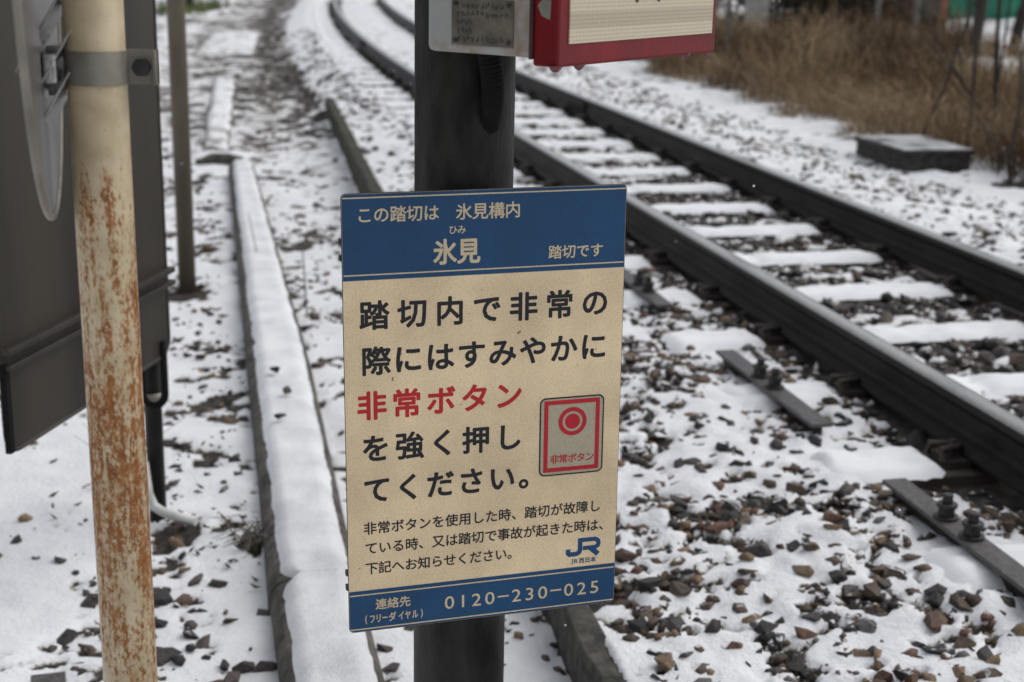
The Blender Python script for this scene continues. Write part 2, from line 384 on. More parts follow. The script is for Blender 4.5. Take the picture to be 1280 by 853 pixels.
def scatter():
    """positions of the loose stones: x, y, radius, colour, lift"""
    out = []
    def zone(s0, s1, n0, n1, dens, rmed, lift, cols, flat=1.0, rmax=0.05, follow=False, clump=False):
        A = (s1 - s0) * (n1 - n0); k = int(A * dens)
        s = RNG.uniform(s0, s1, k); n = RNG.uniform(n0, n1, k)
        if clump:
            pp = O[None] + s[:, None] * D[None] + (n + curve(s))[:, None] * NV[None]
            ok = equal(raw_noise(pp[:, 0], pp[:, 1])) * 0.75 + RNG.uniform(0, 1, k) * 0.5 > 0.62
            s, n = s[ok], n[ok]; k = len(s)
        r = np.minimum(rmed * np.exp(RNG.normal(0, 0.46 if clump else 0.40, k)), rmax)
        p = O[None] + s[:, None] * D[None] + (n + curve(s))[:, None] * NV[None]
        lf = RNG.uniform(lift[0], lift[1], k)
        c = RNG.choice(list(cols), k)
        for i in range(k): out.append((p[i, 0], p[i, 1], r[i], c[i], lf[i], flat))
    # bare stones between the sleepers and along both rails
    zone(-1.9, 6, 0.08, 1.10, 760, 0.023, (-0.3, 0.5), 'dddkbbp')
    zone(6, 15, 0.08, 1.10, 420, 0.024, (-0.5, 0.3), 'dddkbb')
    zone(-1.9, 12, -0.17, -0.03, 480, 0.022, (-0.3, 0.5), 'dddkbbp')
    zone(-1.9, 10, 1.20, 1.36, 380, 0.022, (-0.3, 0.4), 'dddkbb')
    # the rest pokes out of the snow: lift is measured from the snow surface
    zone(-1.9, 5, -1.25, -0.10, 1300, 0.0170, (0.05, 1.1), 'ddkkbbbbttrg', rmax=0.036)
    zone(5, 15, -1.0, -0.12, 300, 0.018, (-0.1, 0.9), 'ddkkbbtg', rmax=0.036)
    zone(-1, 17, 1.25, 2.95, 380, 0.019, (-0.1, 0.9), 'dddkbbt', rmax=0.038)
    zone(-1.9, 2.2, -1.27, -0.10, 1100, 0.0150, (-0.75, 0.30), 'ddkkbbbbttrg', flat=2, rmax=0.034, clump=True)
    zone(2.2, 5, -1.2, -0.10, 900, 0.0155, (-0.75, 0.30), 'ddkkbbbbttrg', flat=2, rmax=0.034, clump=True)
    zone(5, 15, -1.0, -0.12, 110, 0.017, (-0.6, 0.3), 'ddkkbbtg', flat=2, rmax=0.036, clump=True)
    zone(-1, 17, 1.25, 2.95, 110, 0.018, (-0.6, 0.3), 'dddkbbt', flat=2, rmax=0.036, clump=True)
    zone(-0.9, 9, -2.50, -2.03, 430, 0.0155, (-0.7, 0.32), 'dkbbtp', flat=2, rmax=0.036, clump=True)
    zone(-0.9, 9, -3.2, -2.50, 80, 0.016, (-0.7, 0.32), 'dkbbtp', flat=2, rmax=0.034, clump=True)
    zone(1, 10, -1.72, -1.30, 420, 0.015, (-0.7, 0.25), 'dkbbtp', flat=2, rmax=0.034, clump=True)
    zone(-0.9, 1, -1.73, -1.36, 300, 0.015, (-0.5, 0.4), 'dkbbtp', flat=2, rmax=0.035, clump=True)
    zone(9, 22, -2.0, -0.5, 200, 0.020, (-0.5, 0.4), 'dkbb', flat=2, rmax=0.036, clump=True)
    return out
STONES = scatter()
def sleeper_at(s): 
    k = round((s - S0) / PITCH_S); return abs(s - (S0 + k * PITCH_S))
def keep(st):
    x, y, r, c, lf, fl = st; s, n = SN(np.array([x]), np.array([y])); s, n = float(s[0]), float(n[0])
    if -0.50 < n < 1.66 and sleeper_at(s) < 0.115 + r * 0.5: return False
    for q in RAILS:
        if abs(n - q) < 0.075: return False
    if abs(n - wall_n(s)) < 0.04 and s < 10.6: return False
    if -2.02 < n < -1.72 and s < 7.2: return False
    return y > 1.6
STONES = [s for s in STONES if keep(s)]
xs = np.array([s[0] for s in STONES]); ys_ = np.array([s[1] for s in STONES])
bare = surf(xs, ys_, True); top, cov = surf(xs, ys_)

def in_frame(x, y, z):
    d = Vector((x, y, z)) - CAM; w = d.dot(fwd)
    if w < 0.3: return None
    return 640 + 1800 * d.dot(cr) / w, 426.5 - 1800 * d.dot(cu) / w, w
# those that show largest become objects of their own
rank = []
for i, st in enumerate(STONES):
    zc = bare[i] + st[2] * (0.15 + st[4] * 0.55); zc = zc if st[5] < 2 else top[i] + st[2] * st[4]; show = zc + st[2] * 0.75 - top[i]
    q = in_frame(st[0], st[1], zc)
    if q is None or not (0 < q[0] < 1280 and 0 < q[1] < 853) or show < 0.006: continue
    if 420 < q[0] < 785 and 225 < q[1] < 795 and q[1] > 225: continue
    if q[0] < 200 and q[1] < 560: continue
    rank.append((min(show, st[2]) * st[2] / q[2] ** 2, i))
rank.sort(reverse=True)
INDIV = set(i for _, i in rank[:205])

rock_mesh = []
for k, (V, F) in enumerate(ROCKS):
    me = bpy.data.meshes.new('ballast_stone'); me.from_pydata(V.tolist(), [], F.tolist()); me.materials.append(m_stone)
    rock_mesh.append(me)
def stone_object(x, y, r, c, zc, label, group=None, snowcap=0.55, asp=(1, 1, 1), name='ballast_stone'):
    o = bpy.data.objects.new(name, random.choice(rock_mesh)); link(o)
    o.location = (x, y, zc); o.rotation_euler = (random.uniform(-0.5, 0.5), random.uniform(-0.5, 0.5), random.uniform(0, 6.28))
    o.scale = (r * asp[0], r * asp[1], r * asp[2]); b = PAL[c]; j = random.uniform(0.75, 1.3)
    o.color = (b[0] * j, b[1] * j, b[2] * j, snowcap)
    return tag(o, label, 'stone', group)

def zone_name(x, y):
    s, n = SN(np.array([x]), np.array([y])); s, n = float(s[0]), float(n[0])
    if n > 1.2: return 'beyond the far rail', 'ballast stones beyond the far rail'
    if n > 0.06: return 'between the two rails', 'ballast stones between the rails'
    if n > -0.17: return 'along the foot of the near rail', 'ballast stones at the near rail'
    if n > wall_n(s): return 'in the snow between the near rail and the low board', 'ballast stones on the snowy shoulder'
    return 'on the snowy path left of the low board', 'stones on the snowy path'
bigV = []; bigF = []; bigC = []; off = 0
for i, (x, y, r, c, lf, fl) in enumerate(STONES):
    zc = float(bare[i] + r * (0.15 + lf * 0.55)) if fl < 2 else float(top[i] + r * lf); capv = random.choice((0.35, 0.5, 0.7, 0.8)) if fl == 2 else random.choice((0.4, 0.6, 0.8, 0.9, 0.97))
    if i in INDIV:
        wz, grp = zone_name(x, y)
        stone_object(x, y, r, c, zc, f'small {COLNAME[c]} ballast stone {wz}', grp, capv); continue
    V, F = ROCKS[i % len(ROCKS)]
    a, b_, g_ = RNG.uniform(0, 6.28, 3); ca, sa = math.cos(a), math.sin(a); cb, sb = math.cos(b_ * 0.15), math.sin(b_ * 0.15)
    R1 = np.array([[ca, -sa, 0], [sa, ca, 0], [0, 0, 1]]); R2 = np.array([[1, 0, 0], [0, cb, -sb], [0, sb, cb]])
    bigV.append(V @ (R1 @ R2).T * r + np.array([x, y, zc])); bigF.append(F + off); off += len(V)
    j = RNG.uniform(0.7, 1.35); bigC.append(np.tile(np.array([*(np.array(PAL[c]) * j), capv]), (len(V), 1)))
V = np.concatenate(bigV).astype(np.float32); F = np.concatenate(bigF).astype(np.int32); Cc = np.concatenate(bigC).astype(np.float32)
me = bpy.data.meshes.new('ballast_gravel')
me.vertices.add(len(V)); me.vertices.foreach_set('co', V.ravel()); me.loops.add(F.size); me.loops.foreach_set('vertex_index', F.ravel())
me.polygons.add(len(F)); me.polygons.foreach_set('loop_start', np.arange(0, F.size, 3, dtype=np.int32)); me.update(calc_edges=True)
at = me.attributes.new('tint', 'FLOAT_COLOR', 'POINT'); at.data.foreach_set('color', Cc.ravel())
me.materials.append(m_rock)
o = bpy.data.objects.new('ballast_gravel', me); link(o); tag(o, 'crushed ballast gravel showing through the snow', 'gravel', kind='stuff')

# stones one can point to, placed where they lie (x, y, width, colour, height/width, label)
BIG = [
 (0.632, 3.256, 0.104, 'd', .62, 'largest dark stone on the snowy shoulder right of the notice'),
 (0.542, 3.309, 0.065, 'd', .55, 'dark flat stone touching the left of the largest shoulder stone'),
 (0.333, 3.053, 0.087, 'k', .70, 'big blackish stone just right of the notice bottom corner'),
 (0.279, 3.239, 0.085, 'b', .75, 'brown stone half behind the lower right edge of the notice'),
 (0.371, 3.16, 0.040, 't', 1.1, 'small upright tan stone above the big blackish stone by the notice'),
 (0.350, 3.951, 0.085, 'b', .6, 'brown stone of a pair beside the right edge of the notice'),
 (0.410, 3.93, 0.050, 't', .7, 'tan stone of a pair beside the right edge of the notice'),
 (0.526, 3.778, 0.086, 'g', .5, 'flat mid grey stone in the snow right of the red button picture'),
 (0.926, 2.859, 0.074, 'r', .75, 'large reddish brown angular stone at the bottom right'),
 (0.992, 2.943, 0.072, 'd', .5, 'long dark stone behind the reddish angular stone'),
 (0.769, 3.09, 0.062, 'k', .6, 'blackish pointed stone in the middle of the snowy shoulder'),
 (0.792, 2.876, 0.05, 'd', .8, 'dark peaked stone standing out of smooth snow at the bottom'),
 (0.944, 3.42, 0.051, 'g', .6, 'smooth oval grey stone below the end of the steel bar'),
 (0.644, 2.824, 0.072, 'r', .5, 'reddish stone in the cluster at the bottom of the shoulder'),
 (0.487, 2.799, 0.045, 'r', .9, 'reddish stone near the bottom end of the low board'),
 (0.446, 2.838, 0.057, 'd', .8, 'dark grey stone beside the low board at the bottom'),
 (0.969, 3.197, 0.069, 'b', .5, 'long brown stone below the steel bar with bolts'),
 (0.799, 3.312, 0.07, 't', .4, 'flat tan stone in the snowy shoulder'),
 (0.691, 3.13, 0.07, 't', .5, 'broad tan stone below the largest dark shoulder stone'),
 (0.581, 2.674, 0.045, 'g', 1.0, 'grey stone at the very bottom of the shoulder'),
 (1.679, 5.469, 0.075, 'd', .8, 'dark stone lying on the snow of a sleeper between the rails'),
 (-0.943, 4.624, 0.100, 'b', .85, 'brownish lump of stone left of the snow covered trough'),
 (-1.014, 4.904, 0.053, 'k', .7, 'blackish stone just behind the brownish lump by the trough'),
 (-0.918, 6.902, 0.056, 'r', .75, 'rounded reddish stone alone in the snow left of the notice'),
 (-0.798, 3.394, 0.070, 'p', .75, 'rounded purplish stone of a touching pair on the path'),
 (-0.740, 3.391, 0.064, 'd', .7, 'dark grey stone of a touching pair on the path'),
 (-0.792, 3.295, 0.046, 'r', .4, 'flat reddish stone below the touching pair'),
 (-0.86, 3.269, 0.105, 'k', .9, 'big dark stone half behind the rusty post'),
 (-0.765, 2.936, 0.090, 'd', .95, 'big rough grey stone right of the rusty post foot'),
 (-0.7, 3.035, 0.06, 'p', .55, 'purplish sloping stone right of the rusty post'),
 (-0.663, 3.151, 0.056, 'b', .5, 'brown stone in smooth snow near the trough'),
 (-1.045, 3.009, 0.036, 'd', .9, 'small dark stone left of the rusty post'),
 (-1.022, 3.086, 0.032, 't', .5, 'small tan stone left of the rusty post'),
 (-0.978, 3.019, 0.075, 'b', .5, 'brown stone touching the left of the rusty post'),
 (-1.000, 2.856, 0.110, 'g', .5, 'broad grey stone at the bottom left of the rusty post'),
 (-1.337, 3.624, 0.045, 'd', .9, 'dark stone with a leaf at the left edge'),
 (-1.355, 3.523, 0.055, 't', .4, 'flat tan stone at the left edge'),
 (-1.027, 3.248, 0.07, 'd', .7, 'dark leafy stone half behind the left of the rusty post'),
 (-0.59, 3.202, 0.06, 'd', .6, 'dark stone against the left side of the trough'),
 (-0.543, 2.923, 0.07, 'p', .8, 'purplish stone at the trough side at the bottom'),
 (-0.284, 3.03, 0.055, 'd', .9, 'dark stone between the trough and the pole foot'),
 (-0.258, 2.93, 0.063, 'p', .7, 'purplish stone below the bottom left of the notice'),
 (0.033, 3.096, 0.042, 't', 1.0, 'tan stone just right of the pole under the notice'),
 (0.117, 3.067, 0.047, 'd', 1.2, 'dark stone against the low board under the notice')]
for x, y, w, c, asp, lab in BIG:
    z = gz(x, y)
    if 'sleeper' in lab: z = SLEEPER_Z + 0.03
    stone_object(x, y, w / 2, c, z + w * 0.5 * asp * 0.10, lab, None, 0.42, (1.0, 1.0, max(asp, .7) * 1.15))

# ------------------------------------------------------------------ sleepers
def snow_cap(x0, x1, w, t, seed, name, parent):
    """soft strip of snow with sagging edges; local x along the sleeper"""
    nx = max(6, int((x1 - x0) / 0.03)); ny = 9; vs = []; fs = []
    for i in range(nx + 1):
        u = i / nx
        for j in range(ny + 1):
            v = j / ny * 2 - 1
            x = x0 + (x1 - x0) * u
            ed = min(u, 1 - u) * (x1 - x0)
            h = t * min(1, (ed / 0.035)) ** 0.5 * (1 - abs(v) ** 5)
            wob = 1 + 0.10 * mnoise.noise(Vector((x * 9, v * 0.6, seed))) + 0.10 * mnoise.noise(Vector((x * 22, v * 0.8, seed + 2)))
            pull = 0.05 * mnoise.noise(Vector((v * 1.6 + seed, x0 * 3, 4))) - 0.03 * v * v
            x = x + (pull if u > .5 else -pull) * max(0, (abs(u - .5) - .3) / .2)
            h *= 1 + 0.45 * mnoise.noise(Vector((x * 7, v * 1.2, seed + 9)))
            h -= 0.030 * max(0, mnoise.noise(Vector((x * 11, v * 1.6, seed + 31))) - 0.22 + 0.18 * (1 - abs(v)))
            h += 0.004 * mnoise.noise(Vector((x * 40, v * 6, seed)))
            vs.append((x, v * w / 2 * wob, max(h, -0.004)))
    for i in range(nx):
        for j in range(ny):
            a = i * (ny + 1) + j; fs.append((a, a + ny + 1, a + ny + 2, a + 1))
    o = MB().add(vs, fs).build(name, m_snow, parent, smooth=True); o.location.z = 0.0
    return o
def make_sleeper(full, seed, label, group):
    root = empty('sleeper', label=label, cat='sleeper', group=group)
    MB().box((0.585, 0, -0.055), (2.10, 0.205, 0.11)).build('timber', m_sleeper, root, bevel=0.008)
    snow_cap(-0.47, -0.10, 0.235, 0.030, seed, 'snow_cap', root)
    snow_cap(0.155, 1.03, 0.215, 0.026, seed + 3, 'snow_cap', root)
    snow_cap(1.27, 1.62, 0.225, 0.028, seed + 6, 'snow_cap', root)
    if full:
        for r in RAILS:
            for sg in (-1, 1):
                f = MB(); x = r + sg * 0.085
                f.box((x, 0, 0.012), (0.075, 0.12, 0.022))
                pts = [(x + sg * 0.05, -0.045, 0.02), (x + sg * 0.055, -0.03, 0.05), (x - sg * 0.01, -0.012, 0.052), (x - sg * 0.028, 0.0, 0.042), (x - sg * 0.01, 0.012, 0.052), (x + sg * 0.055, 0.03, 0.05), (x + sg * 0.05, 0.045, 0.02)]
                f.tube(pts, 0.011, 8)
                b = f.build('rail_fastening', m_iron, root)
                MB().tube([(x, 0, 0.02), (x, 0, 0.068)], 0.013, 6).build('bolt', m_bolt, b)
    return root
protos = [make_sleeper(True, 10 * k, 'snow topped timber sleeper lying across under both rails', 'sleepers under the track') for k in range(3)]
far_proto = make_sleeper(False, 77, 'snow topped timber sleeper on the distant curve of the track', 'sleepers on the distant curve')
used = [False] * 3; fused = False
for k in range(-3, 46):
    s = S0 + k * PITCH_S + random.uniform(-0.015, 0.015)
    if s < 16:
        j = (k + 3) % 3
        o = protos[j] if not used[j] else copy_tree(protos[j]); used[j] = True
    else:
        o = far_proto if not fused else copy_tree(far_proto); fused = True
    p = T(s, 0, SLEEPER_Z + random.uniform(-0.004, 0.004)); o.location = p
    a = T(s + 0.1, 0) - T(s - 0.1, 0)
    o.rotation_euler = (0, 0, math.atan2(-a.x, a.y) + random.uniform(-0.008, 0.008))
    if -0.7 < s < 0.6: o['label'] = 'snow topped sleeper with its dark front edge bare, nearest to the steel bar end'

# ------------------------------------------------------------------ rails
PROF = [(-.0635, 0), (-.0635, .011), (-.045, .016), (-.012, .028), (-.0085, .045), (-.0085, .095), (-.014, .108), (-.030, .115), (-.0325, .122), (-.0325, .143), (-.028, .150), (-.018, .153),
        (.018, .153), (.028, .150), (.0325, .143), (.0325, .122), (.030, .115), (.014, .108), (.0085, .095), (.0085, .045), (.012, .028), (.045, .016), (.0635, .011), (.0635, 0)]
def make_rail(n0, label, joint):
    root = empty('rail', T(0, n0, 0), label=label, cat='rail')
    inv = -Vector(root.location)
    ss = np.arange(-2.6, 33, 0.3); np_ = len(PROF)
    vs = []; fs = []; mi = []
    zb = RAIL_TOP - 0.153
    for s in ss:
        a = (T(s + 0.05, n0) - T(s - 0.05, n0)).normalized(); nn = Vector((a.y, -a.x, 0)); c = T(s, n0, zb)
        for (x, z) in PROF: vs.append(c + nn * x + Vector((0, 0, z)) + inv)
    for i in range(len(ss) - 1):
        for k in range(np_):
            fs.append((i * np_ + k, i * np_ + (k + 1) % np_, (i + 1) * np_ + (k + 1) % np_, (i + 1) * np_ + k)); mi.append(1 if 9 <= k <= 13 else 0)
    m = MB().add(vs, fs); o = m.build('rail_section', m_rail, root)
    o.data.materials.append(m_head)
    for p, q in zip(o.data.polygons, mi): p.material_index = q
    # fishplates at the joint
    for sg in (-1, 1):
        a = (T(joint + 0.05, n0) - T(joint - 0.05, n0)).normalized(); nn = Vector((a.y, -a.x, 0)); R = Matrix((nn, a, Vector((0, 0, 1)))).transposed()
        c = T(joint, n0, zb + 0.07) + nn * sg * 0.022 + inv
        fp = MB().box(c, (0.026, 0.56, 0.072), R).build('fishplate', m_iron, root, bevel=0.004)
        for q in (-0.2, -0.07, 0.07, 0.2):
            MB().tube([c + a * q, c + a * q + nn * sg * 0.036], 0.016, 6).build('bolt', m_bolt, fp)
    return root
make_rail(RAILS[0], 'near rail of the track, dark brown side and polished grey top', 16.6)
make_rail(RAILS[1], 'far rail of the track with a bolted joint near the pole', 8.9)

# timber end block inside the near rail at the right edge
o = empty('crossing_edge_block', T(0.33, 0.37, 0.19), (0, 0, HEAD), 'snow capped timber block inside the near rail at the right edge', 'timber block')
MB().box((0, -0.30, 0.02), (0.16, 0.62, 0.09)).build('timber', m_sleeper, o, bevel=0.01)
c = MB(); 
sc_ = snow_cap(-0.31, 0.31, 0.17, 0.03, 51, 'snow_cap', o); sc_.rotation_euler = (0, 0, math.pi / 2); sc_.location = (0, -0.30, 0.065)

# steel bars bolted over the sleeper ends, left of the near rail
def tie_bar(s0, s1, sb, label):
    n = -0.345; mid = T((s0 + s1) / 2, n, 0)
    z = SLEEPER_Z + 0.046
    o = empty('steel_bar', (mid.x, mid.y, z), (0, 0, HEAD), label, 'steel bar', 'steel bars along the sleeper ends')
    L = s1 - s0; off = sb - (s0 + s1) / 2
    MB().box((0, 0, 0), (0.068, L, 0.012)).build('bar', m_barsteel, o, bevel=0.002)
    MB().box((0.0, 0, -0.028), (0.012, L * 0.98, 0.043)).build('web', m_iron, o)
    for q in (-0.062, 0.062):
        b = MB(); b.tube([(0, off + q, 0.006), (0, off + q, 0.014)], 0.031, 16); b.tube([(0, off + q, 0.014), (0, off + q, 0.036)], 0.023, 6)
        b.tube([(0, off + q, 0.036), (0, off + q, 0.046)], 0.026, 16)
        w = b.build('nut', m_bolt, o, bevel=0.002)
        MB().tube([(0, off + q, 0.046), (0, off + q, 0.070)], 0.0135, 10).build('bolt_end', m_bolt, w, bevel=0.003)
tie_bar(0.50, 1.32, 0.93, 'grey steel bar with two bolts lying in the snow, middle one along the near rail')
tie_bar(-0.95, 0.04, -0.30, 'grey steel bar with two bolts at the lower right, nearest to the viewer')
tie_bar(1.98, 2.75, 2.27, 'grey steel bar with two bolts just right of the notice edge')

# ------------------------------------------------------------------ low retaining board between path and ballast
def strip(name, s0, s1, n_of, z0, z1, th, m_, parent, step=0.12, jit=0.006, bevel=0.004):
    vs = []; fs = []; ss = np.arange(s0, s1 + 1e-6, step)
    o0 = Vector(parent.location) if parent else Vector()
    for s in ss:
        for (dn, z) in ((0, z0), (0, z1), (th, z1), (th, z0)):
            p = T(s, n_of(s) + dn + random.uniform(-jit, jit), z + (random.uniform(-jit, jit) if z == z1 else 0)); vs.append(p - o0)
    for i in range(len(ss) - 1):
        for k in range(4): fs.append((i * 4 + k, i * 4 + (k + 1) % 4, i * 4 + 4 + (k + 1) % 4, i * 4 + 4 + k))
    fs.append((0, 1, 2, 3)); e = (len(ss) - 1) * 4; fs.append((e + 3, e + 2, e + 1, e))
    return MB().add(vs, fs).build(name, m_, parent, bevel=bevel)
o = empty('retaining_board', T(-1.6, wall_n(-1.6) - 0.02, 0), label='low dark weathered board holding back the ballast, beside the pole foot', cat='retaining board')
strip('board', -2.0, 3.7, lambda s: wall_n(s) - 0.02, -0.1, 0.150, 0.055, m_board, o)
o = empty('retaining_board', T(4, wall_n(4) - 0.02, 0), label='low dark mossy board holding back the ballast, ending left of the pole', cat='retaining board')
strip('board', 3.72, 10.5, lambda s: wall_n(s) - 0.02, -0.1, 0.190, 0.075, m_moss, o)
o = empty('kerb', T(22, -0.3, 0), label='dark kerb in the snow left of the distant curved rail', cat='kerb')
strip('kerb_stone', 21, 31, lambda s: -0.25 + 0.02 * (s - 21), -0.05, 0.15, 0.12, m_conc_dark, o, step=0.5)

# ------------------------------------------------------------------ cable trough under snow
def trough_n(s): return -2.0 + 0.0135 * max(0, s)
o = empty('cable_trough', T(0, trough_n(0), 0), label='long narrow concrete cable trough capped with snow beside the path', cat='cable trough')
def trough_w(s): return 0.222 + 0.008 * min(2, max(0, s)) - 0.011 * max(0, s - 2)
off_ = Vector(o.location)
segs_ = [(-0.9, -0.006), (0.0, 0.304), (0.309, 3.2), (3.204, 6.95)]
for i, (a, b) in enumerate(segs_):
    vs = []; fs = []; ss = np.arange(a, b + 0.001, (b - a) / max(3, int((b - a) / 0.2)))
    dn = (0.002, -0.001, 0.0, 0.001)[i]
    for s in ss:
        w_ = trough_w(s)
        cs_ = ((0, -0.05), (0, 0.050), (0.006, 0.070), (0.020, 0.088), (0.040, 0.097), (w_ - 0.040, 0.097), (w_ - 0.020, 0.088), (w_ - 0.006, 0.070), (w_, 0.050), (w_, -0.05))
        for q, z in cs_: vs.append(T(s, trough_n(s) + q + dn + 0.0025 * mnoise.noise(Vector((s * 6, z * 30, 4))), z) - off_)
    nq = len(cs_)
    for k in range(len(ss) - 1):
        for q in range(nq): fs.append((k * nq + q, k * nq + (q + 1) % nq, k * nq + nq + (q + 1) % nq, k * nq + nq + q))
    fs.append(tuple(range(nq))); e = (len(ss) - 1) * nq; fs.append(tuple(e + q for q in range(nq - 1, -1, -1)))
    lid = MB().add(vs, fs).build('trough_block', m_conc_dark, o, bevel=0.006)
    # snow on the block
    vs = []; fs = []; ny = 12; ss = np.linspace(a - 0.0025, b + 0.0025, max(4, int((b - a) / 0.025)))
    for s in ss:
        w_ = trough_w(s)
        for j in range(ny + 1):
            v = j / ny; nz = mnoise.noise(Vector((s * 4, v * 2, 3.1))) ; n2 = mnoise.noise(Vector((s * 14, v * 5, 8.1)))
            ed = min(v, 1 - v) * 2; e2 = min(s - a, b - s)
            h = 0.020 * (1 - (1 - min(1, ed * 2.2)) ** 2.5) + 0.0035 * nz * min(1, ed * 3) + 0.002 * n2 * min(1, ed * 3)
            notch = 0.035 * math.exp(-((s + 0.003) / 0.02) ** 2) if v < .5 else 0
            inset = (0.030 if v < .5 else 0.024) + notch * (1 - 2 * v if v < .5 else 0) + 0.006 * mnoise.noise(Vector((s * 5, 2.7 if v < .5 else 8.3, 0))) + 0.004 * mnoise.noise(Vector((s * 30, 2.7 if v < .5 else 8.3, 0)))
            vs.append(T(s, trough_n(s) + dn + inset + (w_ - 2 * inset) * v, 0.0925 + (0.005 if 0.1 < v < .9 else 0) + max(h, 0)) - off_)
    for k in range(len(ss) - 1):
        for j in range(ny):
            q = k * (ny + 1) + j; fs.append((q, q + ny + 1, q + ny + 2, q + 1))
    MB().add(vs, fs).build('snow_cap', m_grain if i > 1 else m_grain2, lid, smooth=True)
for x, y, w, c, asp, lab in [(-0.836, 4.865, 0.06, 'k', .6, 'blackish stone on the snowy trough, farthest of three'), (-0.751, 4.625, 0.046, 'b', .75, 'brown stone on the snowy trough, middle of three'), (-0.734, 4.354, 0.048, 'd', .75, 'dark pointed stone on the snowy trough, nearest of three')]:
    stone_object(x, y, w / 2, c, 0.138, lab, None, 0.25, (1, 1, 1))

# flat snow-covered slabs further along the path
def slab(pts, label, z=0.03):
    c = sum((Vector((*p, 0)) for p in pts), Vector()) / 4
    o = empty('path_slab', c, label=label, cat='slab')
    MB().prism([(p[0] - c.x, p[1] - c.y) for p in pts], -0.05, z, (1, 0, 0), (0, 1, 0), (0, 0, 1)).build('concrete', m_conc, o, bevel=0.01)
    A, B, C2, D2 = [Vector((p[0] - c.x, p[1] - c.y, 0)) for p in pts]; vs = []; fs = []; nu, nv = 14, 60
    for i in range(nv + 1):
        for j in range(nu + 1):
            u = j / nu; v = i / nv; ed = min(u, 1 - u) * 2; ev = min(v, 1 - v) * nv / 4
            P = (A * (1 - u) + B * u) * (1 - v) + (D2 * (1 - u) + C2 * u) * v
            k = mnoise.noise(Vector((P.x * 6 + c.x, P.y * 3 + c.y, 1.7)))
            P.z = z - 0.012 + 0.04 * min(1, ed * 2.5, ev) + 0.02 * k
            vs.append(P)
    for i in range(nv):
        for j in range(nu):
            a = i * (nu + 1) + j; fs.append((a, a + 1, a + nu + 2, a + nu + 1))
    MB().add(vs, fs).build('snow_cap', m_patchy, o, smooth=True)
slab([(-2.42, 11.1), (-2.22, 11.1), (-3.36, 17.4), (-3.62, 17.4)], 'smooth snow covered slab in line beyond the end of the trough')
slab([(-4.6, 20.6), (-3.75, 20.85), (-4.55, 26.2), (-5.4, 26.0)], 'wide snow covered slab far along the path')
b_ = MB(); pts = [(-2.3, 10.35, 0.03), (-2.2, 10.42, 0.055), (-2.08, 10.44, 0.06), (-2.0, 10.5, 0.05)]
b_.tube(pts, [0.03, 0.05, 0.04, 0.02], 8)
tag(b_.build('dead_branch', m_board), 'short dark dead branch lying at the far end of the trough', 'branch')

# ------------------------------------------------------------------ the pole, the notice and the button box
POLE = Vector((-0.0725, 2.02, 0))
o = empty('pole', POLE, label='thick dark steel pole carrying the blue and cream notice', cat='pole')
MB().tube([(0, 0, -0.3), (0, 0, 2.6)], 0.0699, 48).build('shaft', m_pole, o, smooth=True)
MB().tube([(0, 0, 1.535), (0, 0, 1.60)], 0.0735, 48).build('collar', m_pole, o, smooth=True)

GL = {}
def glyph(ch):
    if ch in GL: return GL[ch]
    cu_ = bpy.data.curves.new('glyph', 'FONT'); cu_.body = ch; cu_.size = 1.0; cu_.resolution_u = 3
    ob = bpy.data.objects.new('glyph', cu_); COL.objects.link(ob)
    dg = bpy.context.evaluated_depsgraph_get(); dg.update()
    me = bpy.data.meshes.new_from_object(ob.evaluated_get(dg))
    V = np.array([v.co[:2] for v in me.vertices]).reshape(-1, 2); F = [tuple(p.vertices) for p in me.polygons]
    bpy.data.objects.remove(ob); bpy.data.curves.remove(cu_); bpy.data.meshes.remove(me)
    GL[ch] = (V, F); return GL[ch]
_v, _f = glyph('国'); EMW = (_v[:, 0].max() - _v[:, 0].min()) / 0.84
_x0 = (_v[:, 0].max() + _v[:, 0].min()) / 2; _y0 = (_v[:, 1].max() + _v[:, 1].min()) / 2

def lettering(items, bold, z0, m_, parent, name='lettering', label=None):
    """items: (char, cx, cy, em_w, em_h, centred) in mm; strokes are thickened by overlaying offset copies at stepped heights"""
    vs = []; fs = []; k = 0; n = 12 if bold > 0 else 1
    for (ch, cx, cy, ew, eh, ctr) in items:
        V, F = glyph(ch)
        if len(V) == 0: continue
        mx, my = (((V[:, 0].max() + V[:, 0].min()) / 2, (V[:, 1].max() + V[:, 1].min()) / 2) if ctr else (_x0, _y0))
        P = np.stack([(V[:, 0] - mx) / EMW * ew + cx, (V[:, 1] - my) / EMW * eh + cy], 1)
        for c in range(n):
            a = 2 * math.pi * c / n
            dx, dy = (bold * math.cos(a), bold * math.sin(a)) if n > 1 else (0, 0)
            zz = z0 + c * 8e-6
            vs += [((p[0] + dx) / 1000, -zz, (p[1] + dy) / 1000) for p in P]
            fs += [tuple(i + k for i in f) for f in F]; k += len(P)
    me = bpy.data.meshes.new(name); me.from_pydata(vs, [], fs); me.materials.append(m_)
    ob = bpy.data.objects.new(name, me); link(ob, parent)
    if label: ob['label'] = label
    return ob
def run(text, x0, pitch, cy, em, emh=None, ctr=False): return [(ch, x0 + i * pitch, cy, em, emh or em, ctr) for i, ch in enumerate(text) if ch != ' ']
def flat(outline, z, m_, name, parent, th=0.0002):
    """thin printed film on the board (mm outline)"""
    return MB().prism([(p[0] / 1000, p[1] / 1000) for p in outline], z, z + th, (1, 0, 0), (0, 0, 1), (0, -1, 0)).build(name, m_, parent)
